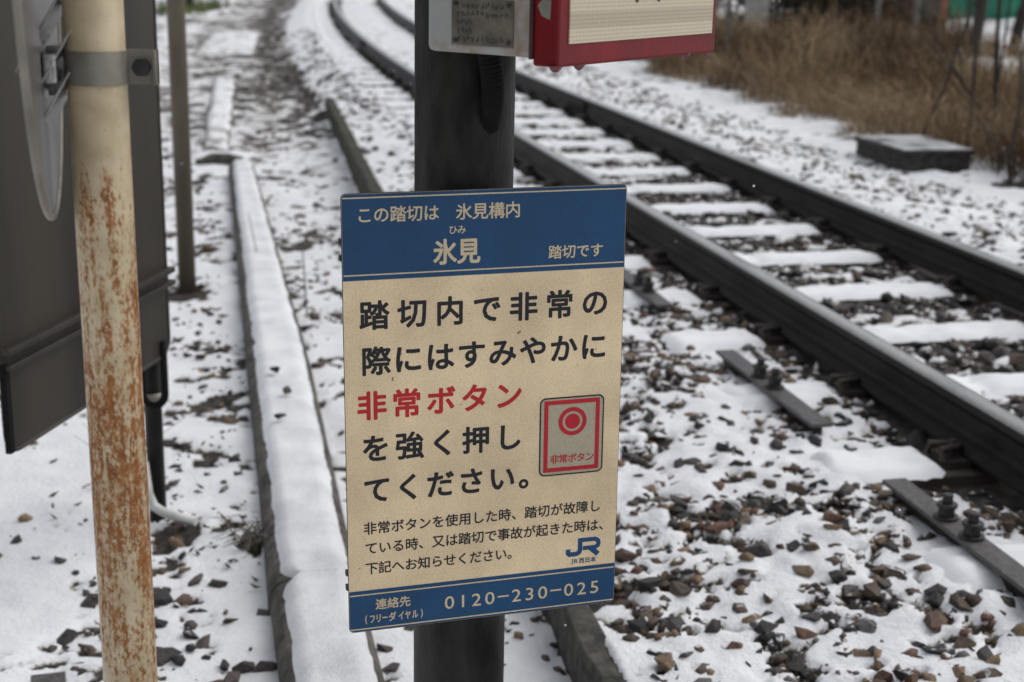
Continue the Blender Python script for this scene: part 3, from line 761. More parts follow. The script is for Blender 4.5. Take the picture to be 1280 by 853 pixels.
def ringf(outer, inner, z, m_, name, parent, th=0.0002):
    n = len(outer); vs = [(p[0] / 1000, -(z + th), p[1] / 1000) for p in outer] + [(p[0] / 1000, -(z + th), p[1] / 1000) for p in inner]
    fs = [(i, (i + 1) % n, n + (i + 1) % n, n + i) for i in range(n)]
    me = bpy.data.meshes.new(name); me.from_pydata(vs, [], fs); me.materials.append(m_); ob = bpy.data.objects.new(name, me); return link(ob, parent)
def circ(cx, cy, r, n=48): return [(cx + r * math.cos(2 * math.pi * k / n), cy + r * math.sin(2 * math.pi * k / n)) for k in range(n)]

def print_mat(name, col, var=0.25, rough=0.45, wear=None):
    m, nt, b = mat(name); v = coords(nt, 'Object')
    c0 = tuple(c * (1 - var) for c in col); c1 = tuple(min(1, c * (1 + var * 0.4)) for c in col)
    r = ramp(nt, noise(nt, v, 7, 6, 0.6), [(0.3, c0), (0.65, c1)]); col_out = r.outputs[0]
    sp = ramp(nt, noise(nt, v, 420, 3, 0.6), [(0.36, (0.78, 0.76, 0.72)), (0.55, (1, 1, 1))])
    col_out = mixc(nt, 0.8, col_out, sp.outputs[0], 'MULTIPLY')
    if wear:
        vs_ = coords(nt, 'Object', (60, 1, 3.2)); w = ramp(nt, noise(nt, vs_, 1.3, 3, 0.5), [(0.70, (0, 0, 0)), (0.80, (1, 1, 1))])
        col_out = mixc(nt, math_(nt, 'MULTIPLY', w.outputs[0], 0.30), col_out, wear)
        sp2 = ramp(nt, noise(nt, v, 95, 2, 0.4), [(0.24, (0.12, 0.1, 0.08)), (0.27, (1, 1, 1))])
        col_out = mixc(nt, 0.7, col_out, sp2.outputs[0], 'MULTIPLY')
    nt.links.new(col_out, b.inputs['Base Color']); b.inputs['Roughness'].default_value = rough; b.inputs['Specular IOR Level'].default_value = 0.35
    return m
m_cream = print_mat('faded_cream_board', (0.82, 0.65, 0.415), 0.24, 0.5, (0.75, 0.65, 0.5))
m_blue = print_mat('blue_film', (0.0075, 0.062, 0.158), 0.22, 0.45, (0.05, 0.10, 0.2))
m_gold = print_mat('cream_film', (0.66, 0.54, 0.35), 0.1)
m_black = print_mat('black_print', (0.013, 0.013, 0.017), 0.1)
m_redp = print_mat('red_print', (0.50, 0.014, 0.024), 0.15)
m_khaki = print_mat('grey_khaki_print', (0.45, 0.40, 0.29), 0.1)
m_bluep = print_mat('blue_print', (0.010, 0.062, 0.18), 0.1)
m_edge = plain('board_edge', (0.03, 0.03, 0.03), (0.09, 0.08, 0.07), 60, 0.6, 0.3)

notice = empty('crossing_notice', (0, 0, 0), label='blue and cream Japanese notice board fixed to the dark pole', cat='notice board')
a_, b2, c2 = 0.291, -0.007, -0.006
RN = Matrix.Rotation(a_, 3, 'Z') @ Matrix.Rotation(b2, 3, 'Y') @ Matrix.Rotation(c2, 3, 'X')
ctr = Vector((-0.034, 1.922, 0.964)); org = ctr + RN @ Vector((-0.2, 0, -0.315))
MW = RN.to_4x4(); MW.translation = org; notice.matrix_world = MW
flat(rrect(400, 630, 7, 5, 200, 315), -0.0022, m_edge, 'metal_sheet', notice, 0.0021)
flat(rrect(398.6, 628.6, 6.5, 5, 200, 315), 0.0, m_cream, 'cream_face', notice, 0.0002)
def cut(outline): return outline
hb = [(1, 512.7), (399, 512.7), (399, 622)] + [(399 - 6.5 + 6.5 * math.cos(math.radians(a)), 622.5 + 6.5 * math.sin(math.radians(a))) for a in (15, 30, 45, 60, 75, 90)] + [(7.5 + 6.5 * math.cos(math.radians(a)), 622.5 + 6.5 * math.sin(math.radians(a))) for a in (90, 105, 120, 135, 150, 165, 180)]
flat(hb, 0.0003, m_blue, 'header_band', notice)
fb = [(x, 630 - y) for x, y in hb]; fb = [(x, (y if y < 60 else 63.5)) for x, y in fb][::-1]
flat(fb, 0.0003, m_blue, 'footer_band', notice)
for y in (624, 520, 57, 4.6):
    flat([(2, y - 0.9), (398, y - 0.9), (398, y + 0.9), (2, y + 0.9)], 0.0006, m_gold, 'trim_line', notice, 0.00015)
Z = 0.00060
lettering(run('この踏切は', 31.3, 22.6, 600.5, 22.5), 0.35, Z, m_gold, notice)
lettering(run('氷見構内', 166.8, 22.9, 600, 23), 0.35, Z, m_gold, notice)
lettering(run('ひみ', 151.6, 12, 576, 12.5), 0.15, Z, m_gold, notice)
lettering(run('氷見', 140.5, 33.2, 545.8, 33, 36), 0.95, Z, m_gold, notice)
lettering(run('踏切です', 297, 20.2, 538.5, 20), 0.3, Z, m_gold, notice)
Z = 0.00035
lettering(run('踏切内で非常の', 42.5, 52.5, 463.2, 41.5), 1.15, Z, m_black, notice)
lettering(run('際にはすみやかに', 44, 44.7, 399.2, 41.5), 1.15, Z, m_black, notice)
lettering(run('非常ボタン', 37.4, 48.7, 336, 42), 1.2, Z, m_redp, notice, label='red lettering on the notice')
lettering(run('を強く押し', 41.9, 47.8, 274, 41), 1.15, Z, m_black, notice)
lettering(run('てください。', 43.2, 45.1, 213, 41), 1.15, Z, m_black, notice)
lettering(run('非常ボタンを使用した時、踏切が故障し', 32.3, 19.6, 156.8, 19.2), 0.35, Z, m_black, notice)
lettering(run('ている時、又は踏切で事故が起きた時は、', 33.6, 19.35, 126.8, 19.2), 0.35, Z, m_black, notice)
lettering(run('下記へお知らせください。', 33.6, 18.95, 96.2, 19), 0.35, Z, m_black, notice)
Z = 0.00060
lettering(run('連絡先', 46.5, 17.2, 40, 17), 0.25, Z, m_gold, notice)
f2 = [('(', 24.5), ('フ', 33.5), ('リ', 42.5), ('ー', 51.5), ('ダ', 62.5), ('イ', 75.5), ('ヤ', 85), ('ル', 95.5), (')', 105.5)]
lettering([(c, x, 18.5, (8.8 if c in '()' else (11.5 if c == 'ダ' else 9.2)), 14.5, True if c in '()' else False) for c, x in f2], 0.25, Z, m_gold, notice)
num = []
for i, c in enumerate('0120-230-025'):
    if c != '-': num.append((c, 146.5 + 20.15 * i, 30.2 - 0.2 * i, 31, 27.5, True))
lettering(num, 0.12, Z, m_gold, notice)
for i in (4, 8):
    x = 146.5 + 20.15 * i; flat([(x - 8.5, 29.0), (x + 8.5, 29.0), (x + 8.5, 31.4), (x - 8.5, 31.4)], 0.0006, m_gold, 'lettering', notice, 0.0001)

def stroke(pts, w, z, m_, name, parent):
    """flat mitred stroke in mm"""
    vs = []; n = len(pts); 
    for i, p in enumerate(pts):
        p = Vector(p); a = (p - Vector(pts[i - 1])).normalized() if i else None; b = (Vector(pts[i + 1]) - p).normalized() if i < n - 1 else None
        if a is None: nrm = Vector((-b.y, b.x)); k = 1
        elif b is None: nrm = Vector((-a.y, a.x)); k = 1
        else:
            t = (a + b).normalized(); nrm = Vector((-t.y, t.x)); k = 1 / max(0.4, nrm.dot(Vector((-a.y, a.x))))
        for sg in (1, -1): q = p + nrm * (w / 2 * k * sg); vs.append((q.x / 1000, -z, q.y / 1000))
    fs = [(2 * i, 2 * i + 1, 2 * i + 3, 2 * i + 2) for i in range(n - 1)]
    return vs, fs
emb = MB()
for pts, w, z in (([(325.8, 92.5), (325.8, 86.5), (328.2, 84.2), (338.5, 84.2), (342.5, 86.0), (344.3, 90.0), (344.3, 108.6)], 7.2, 0.0004),
                  ([(348.6, 92.2), (367.5, 92.2), (371.8, 94.4), (373.0, 98.2), (371.8, 102.4), (367.5, 105.2), (344.4, 105.2)], 6.6, 0.00041),
                  ([(359.5, 92.5), (372.5, 80.6)], 8.0, 0.00042), ([(352.0, 106.0), (352.0, 90.5)], 7.0, 0.00043)):
    v_, f_ = stroke(pts, w, z, m_bluep, '', notice); 
    if pts[0] == (352.0, 106.0): continue
    emb.add(v_, f_)
emb.build('emblem', m_bluep, notice)
lettering([('J', 332.2, 72.8, 9.5, 9, True), ('R', 338.4, 72.8, 10, 9, True)] + run('西日本', 347.2, 9.0, 72.8, 8.8), 0.25, 0.00035, m_bluep, notice)
# the picture of the button
flat(rrect(97, 118, 9, 6, 327, 269), 0.00032, m_black, 'button_picture', notice, 0.0001)
flat(rrect(92.5, 113.5, 7, 6, 327, 269), 0.00046, m_khaki, 'button_picture', notice, 0.0001)
ringf([(285, 215.8), (368.9, 215.8), (368.9, 323.4), (285, 323.4)], [(291.4, 222.2), (362.5, 222.2), (362.5, 317.0), (291.4, 317.0)], 0.0006, m_redp, 'button_picture', notice)
ringf(circ(327.9, 290.6, 21.3), circ(327.9, 290.6, 15.0), 0.0006, m_redp, 'button_picture', notice)
flat(circ(327.9, 290.6, 11.4), 0.0006, m_redp, 'button_picture', notice)
lettering(run('非常ボタン', 301.8, 13.4, 234.8, 14), 0.28, 0.0007, m_redp, notice)
# straps that hold the board to the pole; their ends show at the left edge
pl = MW.inverted() @ POLE
for z in (0.555, 0.08):
    s_ = MB(); s_.box((0.20, 0.0065, z), (0.395, 0.008, 0.030)); s_.box((0.0005, 0.006, z + 0.011), (0.006, 0.009, 0.007)); s_.box((0.0005, 0.006, z - 0.011), (0.006, 0.009, 0.007))
    br = s_.build('bracket', m_bolt, notice)
    ring = MB(); ring.tube([(pl.x, pl.y, z - 0.014), (pl.x, pl.y, z + 0.014)], 0.0725, 40); ring.build('strap', m_galv, br, smooth=True)

# emergency button box
psi = math.radians(55); k_ = 1.70 / 1.78
Fd = Vector((math.cos(psi), math.sin(psi), 0)); Ld = Vector((-math.sin(psi), math.cos(psi), 0))
corner = Vector((0.049 * k_, 1.70, 1.467))
box = empty('emergency_button_box', corner, (0, 0, psi), 'white and red emergency button box with a reflective front, mounted on the pole', 'button box')
def stained(name, col, stain, lo=0.52, hi=0.66, scale=22, rough=0.45, zfade=True):
    m, nt, b = mat(name); v = coords(nt, 'Object', (1, 1, 0.55))
    f = noise(nt, v, scale, 5, 0.6)
    if zfade:
        tc = nt.nodes.new('ShaderNodeTexCoord'); sx = nt.nodes.new('ShaderNodeSeparateXYZ'); nt.links.new(tc.outputs['Object'], sx.inputs[0])
        f = math_(nt, 'ADD', f, math_(nt, 'MULTIPLY', math_(nt, 'SUBTRACT', 0.055, sx.outputs['Z']), 2.0))
    r = ramp(nt, f, [(lo, (0, 0, 0)), (hi, (1, 1, 1))])
    nt.links.new(mixc(nt, math_(nt, 'MULTIPLY', r.outputs[0], 0.75), col, stain), b.inputs['Base Color'])
    b.inputs['Roughness'].default_value = rough; bump(nt, b, noise(nt, v, 120, 3), 0.1, 0.002)
    return m
m_white = stained('white_enamel_rust_streaked', (0.33, 0.33, 0.32), (0.22, 0.125, 0.045), 0.56, 0.72)
m_red = plain('red_enamel', (0.11, 0.0028, 0.005), (0.18, 0.004, 0.008), 14, 0.45, bs=0.1, spec=0.25)
m_reddark = plain('dark_seam', (0.02, 0.006, 0.006), (0.05, 0.012, 0.012), 30, 0.5)
# local axes: x along the front, y into the box, z up
HB = 0.42; WF = 0.390
MB().box((WF / 2 + 0.002, 0.036 + 0.083, HB / 2), (WF - 0.012, 0.166, HB)).build('housing', m_white, box, bevel=0.008, segs=3)
fr = MB(); 
fr.box((WF / 2, 0.018, HB / 2 - 0.004), (WF, 0.036, HB + 0.008))
door = fr.build('door', m_red, box, bevel=0.003)
def reflect_mat():
    m, nt, b = mat('honeycomb_reflective_film'); tc = nt.nodes.new('ShaderNodeTexCoord'); sx = nt.nodes.new('ShaderNodeSeparateXYZ'); nt.links.new(tc.outputs['Object'], sx.inputs[0])
    cb = nt.nodes.new('ShaderNodeCombineXYZ'); nt.links.new(sx.outputs['X'], cb.inputs[0]); nt.links.new(sx.outputs['Z'], cb.inputs[1])
    vo = nt.nodes.new('ShaderNodeTexVoronoi'); vo.inputs['Scale'].default_value = 210; vo.inputs['Randomness'].default_value = 0.12; nt.links.new(cb.outputs[0], vo.inputs['Vector'])
    r = ramp(nt, vo.outputs['Distance'], [(0.15, (0.58, 0.51, 0.375)), (0.7, (0.36, 0.31, 0.22))])
    st = ramp(nt, math_(nt, 'FRACT', math_(nt, 'MULTIPLY', sx.outputs['Z'], 27.0)), [(0.42, (0.80, 0.79, 0.76)), (0.50, (1.02, 1.02, 1.02)), (0.93, (1.02, 1.02, 1.02)), (0.99, (0.80, 0.79, 0.76))])
    nt.links.new(mixc(nt, 1.0, r.outputs[0], st.outputs[0], 'MULTIPLY'), b.inputs['Base Color']); b.inputs['Roughness'].default_value = 0.35
    return m
m_ref = reflect_mat()
MB().box((WF / 2 + 0.004, -0.0008, 0.0185 + 0.19), (WF - 0.034, 0.0016, 0.38)).build('reflective_panel', m_ref, door)
# feet of the lettering that runs down into view at the top edge of the picture
lt = MB()
for cx in (0.173, 0.227):
    lt.prism([(cx - 0.0055, 0.12), (cx - 0.0055, 0.067), (cx - 0.0025, 0.0630), (cx + 0.0015, 0.0630), (cx + 0.0045, 0.067), (cx + 0.0045, 0.12)], 0.0018, 0.0021, (1, 0, 0), (0, 0, 1), (0, -1, 0))
lt.build('lettering', m_black, door)
sm = MB().box((-0.0002, 0.0375, HB / 2), (0.004, 0.005, HB)).build('seam', m_reddark, box)
# worn chip and drips on the red side
MB().prism([(0.012, 0.046), (0.024, 0.050), (0.030, 0.062), (0.020, 0.072), (0.011, 0.068)], 0.0, 0.0004, (0, 1, 0), (0, 0, 1), (-1, 0, 0), (-0.0002, 0, 0)).build('paint_chip', m_galv, box)
for x, r in ((0.004, 0.0055), (0.055, 0.0052), (0.32, 0.0035), (0.375, 0.003)):
    dr = MB().tube([(x, 0.006, 0.002 - 0.008), (x, 0.006, -0.009), (x, 0.006, -0.0115), (x, 0.006, -0.0135), (x, 0.006, -0.0145)], [r * 1.8, r * 1.35, r, r * 0.6, 0.0005], 12)
    mw, nt, b = mat('water_drop'); b.inputs['Base Color'].default_value = (0.35, 0.10, 0.12, 1); b.inputs['Roughness'].default_value = 0.05; b.inputs['Transmission Weight'].default_value = 0.6
    dr.build('water_drop', mw, door, smooth=True)
# maker's plate on the white side (local x = 0 face)
m_plate = plain('bronze_plate', (0.11, 0.10, 0.078), (0.18, 0.165, 0.13), 40, 0.5, 0.5, bs=0.2)
plate = MB().box((0.0070, 0.115, 0.038), (0.0024, 0.092, 0.055)).build('maker_plate', m_plate, box, bevel=0.0008)
ltr = MB(); r_ = random.Random(5)
for row, (n0_, h_) in enumerate(((10, .0052), (11, .0050), (4, .0046), (4, .0046), (10, .0056))):
    zc = 0.0575 - row * 0.0098
    for q in range(n0_):
        yc = 0.150 - q * (0.0072 if n0_ > 5 else 0.006)
        for _ in range(4):
            hor = r_.random() < 0.6
            ltr.box((0.0055, yc + r_.uniform(-.002, .002), zc + r_.uniform(-h_ / 2, h_ / 2)), (0.0006, 0.0042 if hor else 0.0007, 0.0007 if hor else h_))
ltr.build('engraving', plain('engraved_paint', (0.05, 0.046, 0.036), (0.08, 0.073, 0.06), 80), plate)
for y in (0.075, 0.155):
    for z in (0.016, 0.060): MB().tube([(0.0062, y, z), (0.0042, y, z)], 0.0028, 12).build('rivet', m_bolt, plate)
MB().tube([(0.17, 0.20, 0.10), (0.17, 0.20, 0.30)], 0.012, 8).build('rear_bracket', m_bolt, box)
# corrugated conduit looping from the box into the pole
cpts = []; 
for i in range(60):
    t = i / 59; cpts.append(Vector((-0.040 + 0.008 * math.sin(t * 3), 1.928 + 0.045 * t * t, 1.462 - 0.105 * t)))
rs = [0.0150 + 0.0016 * math.sin(i * 2.1) for i in range(60)]
cond = MB().tube(cpts, rs, 16)
tag(cond.build('corrugated_conduit', m_rubber, None, smooth=True), 'black corrugated cable conduit against the pole below the button box', 'conduit')

# ------------------------------------------------------------------ rusty post with the round sign
def rust_material():
    m, nt, b = mat('cream_paint_with_rust'); tc = nt.nodes.new('ShaderNodeTexCoord'); sx = nt.nodes.new('ShaderNodeSeparateXYZ'); nt.links.new(tc.outputs['Object'], sx.inputs[0])
    v1 = coords(nt, 'Object', (1, 1, 0.09)); v2 = coords(nt, 'Object', (1, 1, 0.55)); v3 = coords(nt, 'Object')
    st = noise(nt, v1, 95, 4, 0.6); fine = noise(nt, v2, 250, 5, 0.75); blot = noise(nt, v3, 22, 4, 0.6)
    zf = ramp(nt, math_(nt, 'MULTIPLY', sx.outputs['Z'], 0.5), [(0.38, (0.74, 0.74, 0.74)), (0.46, (0.95, 0.95, 0.95)), (0.54, (1, 1, 1)), (0.625, (0.92, 0.92, 0.92)), (0.665, (0.72, 0.72, 0.72)), (0.71, (0.45, 0.45, 0.45)), (0.76, (0.44, 0.44, 0.44))])
    zf.color_ramp.interpolation = 'LINEAR'
    f = math_(nt, 'ADD', math_(nt, 'ADD', math_(nt, 'MULTIPLY', st, 0.44), math_(nt, 'MULTIPLY', fine, 0.60)), math_(nt, 'MULTIPLY', blot, 0.26))
    f = math_(nt, 'ADD', f, math_(nt, 'MULTIPLY', math_(nt, 'SUBTRACT', zf.outputs[0], 1.0), 0.30))
    k = ramp(nt, f, [(0.60, (0, 0, 0)), (0.675, (1, 1, 1))])
    paint = ramp(nt, noise(nt, v3, 30, 5), [(0.3, (0.40, 0.32, 0.195)), (0.65, (0.54, 0.45, 0.30))])
    ru = ramp(nt, noise(nt, v2, 120, 5, 0.7), [(0.3, (0.11, 0.036, 0.010)), (0.5, (0.25, 0.092, 0.022)), (0.7, (0.36, 0.165, 0.05))])
    halo = ramp(nt, f, [(0.54, (0, 0, 0)), (0.66, (0.55, 0.55, 0.55))])
    p2 = mixc(nt, halo.outputs[0], paint.outputs[0], (0.37, 0.22, 0.09))
    gr = ramp(nt, math_(nt, 'ADD', noise(nt, v3, 260, 3, 0.7), math_(nt, 'MULTIPLY', math_(nt, 'SUBTRACT', noise(nt, v1, 14, 2), 0.5), 0.9)), [(0.66, (1, 1, 1)), (0.80, (0.3, 0.3, 0.27))])
    p2 = mixc(nt, 1.0, p2, gr.outputs[0], 'MULTIPLY')
    nt.links.new(mixc(nt, k.outputs[0], p2, ru.outputs[0]), b.inputs['Base Color'])
    rr = ramp(nt, k.outputs[0], [(0, (0.42, 0.42, 0.42)), (1, (0.85, 0.85, 0.85))]); nt.links.new(rr.outputs[0], b.inputs['Roughness'])
    bump(nt, b, math_(nt, 'ADD', math_(nt, 'MULTIPLY', k.outputs[0], 0.6), math_(nt, 'MULTIPLY', fine, 0.4)), 0.25, 0.002)
    return m
m_rust = rust_material()
RP = Vector((-0.4330, 1.50, 0))
o = empty('rusty_post', RP, label='cream painted steel post streaked with orange rust at the left', cat='post')
MB().tube([(0, 0, -0.3), (0, 0, 2.6)], 0.0303, 48).build('shaft', m_rust, o, smooth=True)

rs_ = empty('round_road_sign', RP + Vector((-0.055, 0.0, 1.612)), label='round road sign seen edge-on from behind, clamped to the rusty post', cat='road sign')
phi = math.radians(-14.2)   # plane of the disc, turned from the y axis
td = Vector((math.sin(phi), math.cos(phi), 0)); nd = Vector((td.y, -td.x, 0)); up = Vector((0, 0, 1))
dm = MB(); n = 72; R0 = 0.302
cc = Vector((-0.004, 0.02, 0))
for (r, w) in ((R0, -0.004),): dm.prism([(R0 * math.cos(2 * math.pi * k / n), R0 * math.sin(2 * math.pi * k / n)) for k in range(n)], -0.002, 0.0, td, up, nd, cc)
disc = dm.build('disc', m_disc, rs_)
rim = MB().tube([cc + td * (R0 * math.cos(2 * math.pi * k / 72)) + up * (R0 * math.sin(2 * math.pi * k / 72)) for k in range(73)], 0.0038, 8, caps=False)
rim.build('rim', m_galv, rs_, smooth=True)
# horizontal channel with its bracket at the clamp height
zc = 1.467 - 1.612
ch = MB(); Rm = Matrix((td, nd, up)).transposed()
ch.box(cc + nd * 0.008 + up * zc, (0.12, 0.014, 0.030), Rm)
chan = ch.build('channel', m_chrome, rs_, bevel=0.003)
br = MB()
la = Vector((0.46, 0.25, 0.85)).normalized(); lb = Vector((0, 1, 0)); lb = (lb - la * lb.dot(la)).normalized(); lc = la.cross(lb); Rl = Matrix((la, lb, lc)).transposed()
for q, dz, L_ in ((-0.004, 0.028, 0.085), (0.012, 0.004, 0.075), (0.012, -0.032, 0.055)):
    br.box(Vector((0.008 + q, -0.012, zc + dz)), (L_, 0.046, 0.003), Rl)
br.box(Vector((0.018, 0.012, zc - 0.004)), (0.02, 0.05, 0.05))
br.build('bracket', m_chrome, rs_, bevel=0.001)
band = MB(); pts = []
nb = 40; bo = Vector((0.055, 0, 0)); rb = 0.0322
ring_o = [(rb * math.cos(a), rb * math.sin(a)) for a in [math.radians(-190 + 200 * k / nb) for k in range(nb + 1)]]
ring_i = [((rb - 0.0018) * math.cos(a), (rb - 0.0018) * math.sin(a)) for a in [math.radians(-190 + 200 * k / nb) for k in range(nb + 1)]]
band.prism(ring_o + ring_i[::-1], zc - 0.017, zc + 0.017, (1, 0, 0), (0, 1, 0), (0, 0, 1), bo)
band.box(bo + Vector((rb + 0.013, 0.006, zc)), (0.030, 0.002, 0.035)); band.box(bo + Vector((rb + 0.013, 0.016, zc)), (0.030, 0.002, 0.035))
band.box(bo + Vector((rb + 0.0285, 0.001, zc)), (0.0018, 0.010, 0.035))
bd = band.build('clamp_band', m_galv, rs_)
bb = MB(); bb.tube([bo + Vector((rb + 0.014, 0.005, zc)), bo + Vector((rb + 0.014, -0.003, zc))], 0.0098, 6); bb.tube([bo + Vector((rb + 0.014, -0.003, zc)), bo + Vector((rb + 0.014, -0.004, zc))], 0.0088, 16)
bb.build('bolt', m_bolt, bd, bevel=0.0015)

# ------------------------------------------------------------------ big board seen from behind, on its dark stand
PA = Vector((-1.080, 2.92, 0)); PB = Vector((-0.926, 3.75, 0))
dirp = (PB - PA).normalized(); nb_ = Vector((dirp.y, -dirp.x, 0)); Lp = (PB - PA).length
board = empty('road_board', PA, label='big dark metal road board seen from behind at the left edge', cat='road board')
zb = 0.515; zt = 2.55; rc = 0.05
out = rrect(Lp, zt - zb, rc, 6, Lp / 2, (zt + zb) / 2)
MB().prism(out, -0.004, 0.0, dirp, up, nb_).build('back_sheet', m_panelback, board, bevel=0.001)
ed = MB(); ed.tube([dirp * p[0] + up * p[1] - nb_ * 0.002 for p in out + [out[0]]], 0.0055, 8, caps=False); ed.build('edge_trim', m_rib, board, smooth=True)
Rb = Matrix((dirp, nb_, up)).transposed()
for z in (0.745, 1.85):
    rbm = MB(); rbm.box(dirp * (Lp / 2 + 0.004) + nb_ * 0.011 + up * z, (Lp + 0.012, 0.022, 0.014), Rb); rbm.box(dirp * (Lp / 2 + 0.004) + nb_ * 0.011 + up * (z - 0.034), (Lp + 0.012, 0.022, 0.012), Rb)
    rbm.box(dirp * (Lp / 2) + nb_ * 0.003 + up * (z - 0.017), (Lp, 0.006, 0.046), Rb)
    rbm.build('stiffener', m_rib, board, bevel=0.002)
MB().box(dirp * 0.004 + nb_ * 0.004 + up * 0.62, (0.02, 0.014, 0.2), Rb).build('corner_cap', m_rubber, board, bevel=0.002)
st = empty('board_stand', (-0.985, 3.772, 0), label='thin dark stand pipe under the big road board', cat='stand')
MB().tube([(0, 0, -0.1), (0, 0, 1.9)], 0.024, 20).build('pipe', m_pole, st, smooth=True)
MB().tube([(0, 0, 0.365), (0, 0, 0.395)], 0.027, 20).build('band', m_galv, st, smooth=True)
lp = []
for i in range(25):
    a = math.pi * i / 24; lp.append(Vector((-0.962 - 0.030 * math.cos(a), 3.70, 0.415 - 0.036 * math.sin(a))))
lp = [Vector((-0.992, 3.70, 0.56))] + lp + [Vector((-0.932, 3.70, 0.56))]
tag(MB().tube(lp, 0.0105, 10).build('cable_loop', m_rubber, smooth=True), 'loop of black cable hanging below the road board', 'cable')
wp = [Vector((-1.01, 3.74, 0.20)), Vector((-1.0, 3.735, 0.11)), Vector((-0.985, 3.73, 0.075)), Vector((-0.955, 3.722, 0.060)), Vector((-0.92, 3.715, 0.053)), Vector((-0.862, 3.70, 0.045))]
wc = MB().tube(wp, 0.0135, 12); tag(wc.build('white_conduit', m_pvc, smooth=True), 'bent white conduit pipe on the ground at the stand foot', 'conduit')

# brown post behind
o = empty('brown_post', (-1.515, 6.52, 0), label='brown painted post standing in the snow behind the road board', cat='post')
MB().tube([(0, 0, -0.2), (0.0, 0, 3.2)], 0.040, 28).build('shaft', m_brownpost, o, smooth=True)
b_ = MB().tube([(-1.64, 6.9, 0.4), (-1.64, 6.9, 3.2)], 0.014, 10)

# ------------------------------------------------------------------ litter, dead stalks and grass on the left
m_leaf = plain('dead_leaf', (0.018, 0.013, 0.010), (0.085, 0.048, 0.025), 20, 0.8, bs=0.3)
m_stalk = plain('dead_stalk', (0.03, 0.026, 0.02), (0.09, 0.075, 0.05), 20, 0.8)
lv = MB(); r_ = random.Random(3)
def leaf(x, y, z, L):
    a = r_.uniform(0, 6.28); t = Vector((math.cos(a), math.sin(a), r_.uniform(-.15, .3))); u = Vector((-math.sin(a), math.cos(a), r_.uniform(-.4, .4)))
    c = Vector((x, y, z)); w = L * r_.uniform(.25, .45); k = r_.uniform(0.1, .4) * L
    lv.add([c - t * L / 2, c - t * L * .1 + u * w / 2 + Vector((0, 0, k * .3)), c + t * L / 2 + Vector((0, 0, k)), c - t * L * .1 - u * w / 2 + Vector((0, 0, k * .2)), c + Vector((0, 0, -0.004))],
           [(0, 1, 4), (1, 2, 4), (2, 3, 4), (3, 0, 4)])
spots = [(-0.93, 3.66, .06, 46), (-0.93, 4.32, .07, 26), (-1.02, 4.93, .08, 26), (-0.80, 3.72, .05, 20), (-0.70, 3.57, .05, 18), (-0.90, 5.5, .1, 16), (-1.5, 6.48, .10, 40), (-1.1, 5.3, .2, 8), (-1.24, 3.83, .05, 6), (-1.02, 3.26, .06, 8), (-1.33, 3.64, .03, 3)]
for cx, cy, sp, k in spots:
    for _ in range(k):
        x = r_.gauss(cx, sp); y = r_.gauss(cy, sp * 1.6); leaf(x, y, gz(x, y) + r_.uniform(0.002, 0.025), r_.uniform(.012, .034))
tag(lv.build('leaf_litter', m_leaf), 'dead brown leaves scattered on the snowy path', 'leaves', kind='stuff')
def stalk(pts, r, label):
    z0 = gz(pts[0][0], pts[0][1]); tag(MB().tube([Vector((p[0], p[1], p[2] + z0)) for p in pts], [r, r * .8, r * .45], 6).build('dead_stalk', m_stalk), label, 'stalk')
stalk([(-0.902, 6.12, -0.03), (-0.905, 6.10, 0.15), (-0.898, 6.0, 0.33)], 0.004, 'thin dead stalk standing in the snow left of the notice')
stalk([(-1.25, 6.93, -0.02), (-1.27, 6.95, 0.15), (-1.312, 7.0, 0.31)], 0.003, 'faint thin dead stalk beside the far part of the trough')
stalk([(0.36, 2.98, -0.02), (0.362, 2.98, 0.012), (0.366, 2.98, 0.026)], 0.0022, 'tiny dark twig upright in the snow below the notice corner')
tw = MB()
for i in range(16):
    a = r_.uniform(-1, 1); x0, y0 = -1.18 + r_.uniform(-.05, .05), 4.25 + r_.uniform(-.1, .1); z0 = gz(x0, y0)
    tw.tube([(x0, y0, z0), (x0 + a * .05, y0 - .02, z0 + .06), (x0 + a * .14, y0 + r_.uniform(-.05, .05), z0 + r_.uniform(.06, .14))], [.0016, .0012, .0006], 4)
tag(tw.build('dry_tuft', m_stalk), 'sparse dry tuft poking out of the snow under the road board', 'dry grass')
tw = MB()
for i in range(70):
    a = r_.uniform(0, 6.28); x0, y0 = -0.66 + r_.gauss(0, .035), 3.60 + r_.gauss(0, .04); z0 = gz(x0, y0); L = r_.uniform(.04, .10)
    tw.tube([(x0, y0, z0), (x0 + math.cos(a) * L * .4, y0 + math.sin(a) * L * .4, z0 + L * .5), (x0 + math.cos(a) * L, y0 + math.sin(a) * L, z0 + L * .35)], [.002, .0016, .0008], 4)
tag(tw.build('dry_tuft', plain('straw', (0.10, 0.085, 0.065), (0.22, 0.19, 0.15), 20, .8)), 'flattened straw coloured tuft against the trough', 'dry grass')

# ------------------------------------------------------------------ right verge: hand hole, dry reeds, shrubs
m_hh = plain('dark_wet_concrete', (0.014, 0.013, 0.012), (0.055, 0.05, 0.044), 18, 0.85, bs=0.7, bd=0.006)
o = empty('handhole_box', (3.01, 10.95, 0), (0, 0, HEAD), 'dark concrete hand hole box with thin snow on its lid among the reeds', 'hand hole')
c = T(6.85, 2.72, 0)
MB().box((0, 0, 0.08), (0.54, 0.80, 0.20)).build('body', m_hh, o, bevel=0.012)
MB().box((0, 0, 0.195), (0.58, 0.84, 0.034)).build('lid', m_hh, o, bevel=0.008)
lidsnow = plain('thin_wet_snow', (0.10, 0.10, 0.10), (0.55, 0.56, 0.58), 4, 0.7, bs=0.3, contrast=(0.38, 0.60))
MB().box((0, 0, 0.2145), (0.54, 0.80, 0.006)).build('snow_cover', lidsnow, o, bevel=0.002)

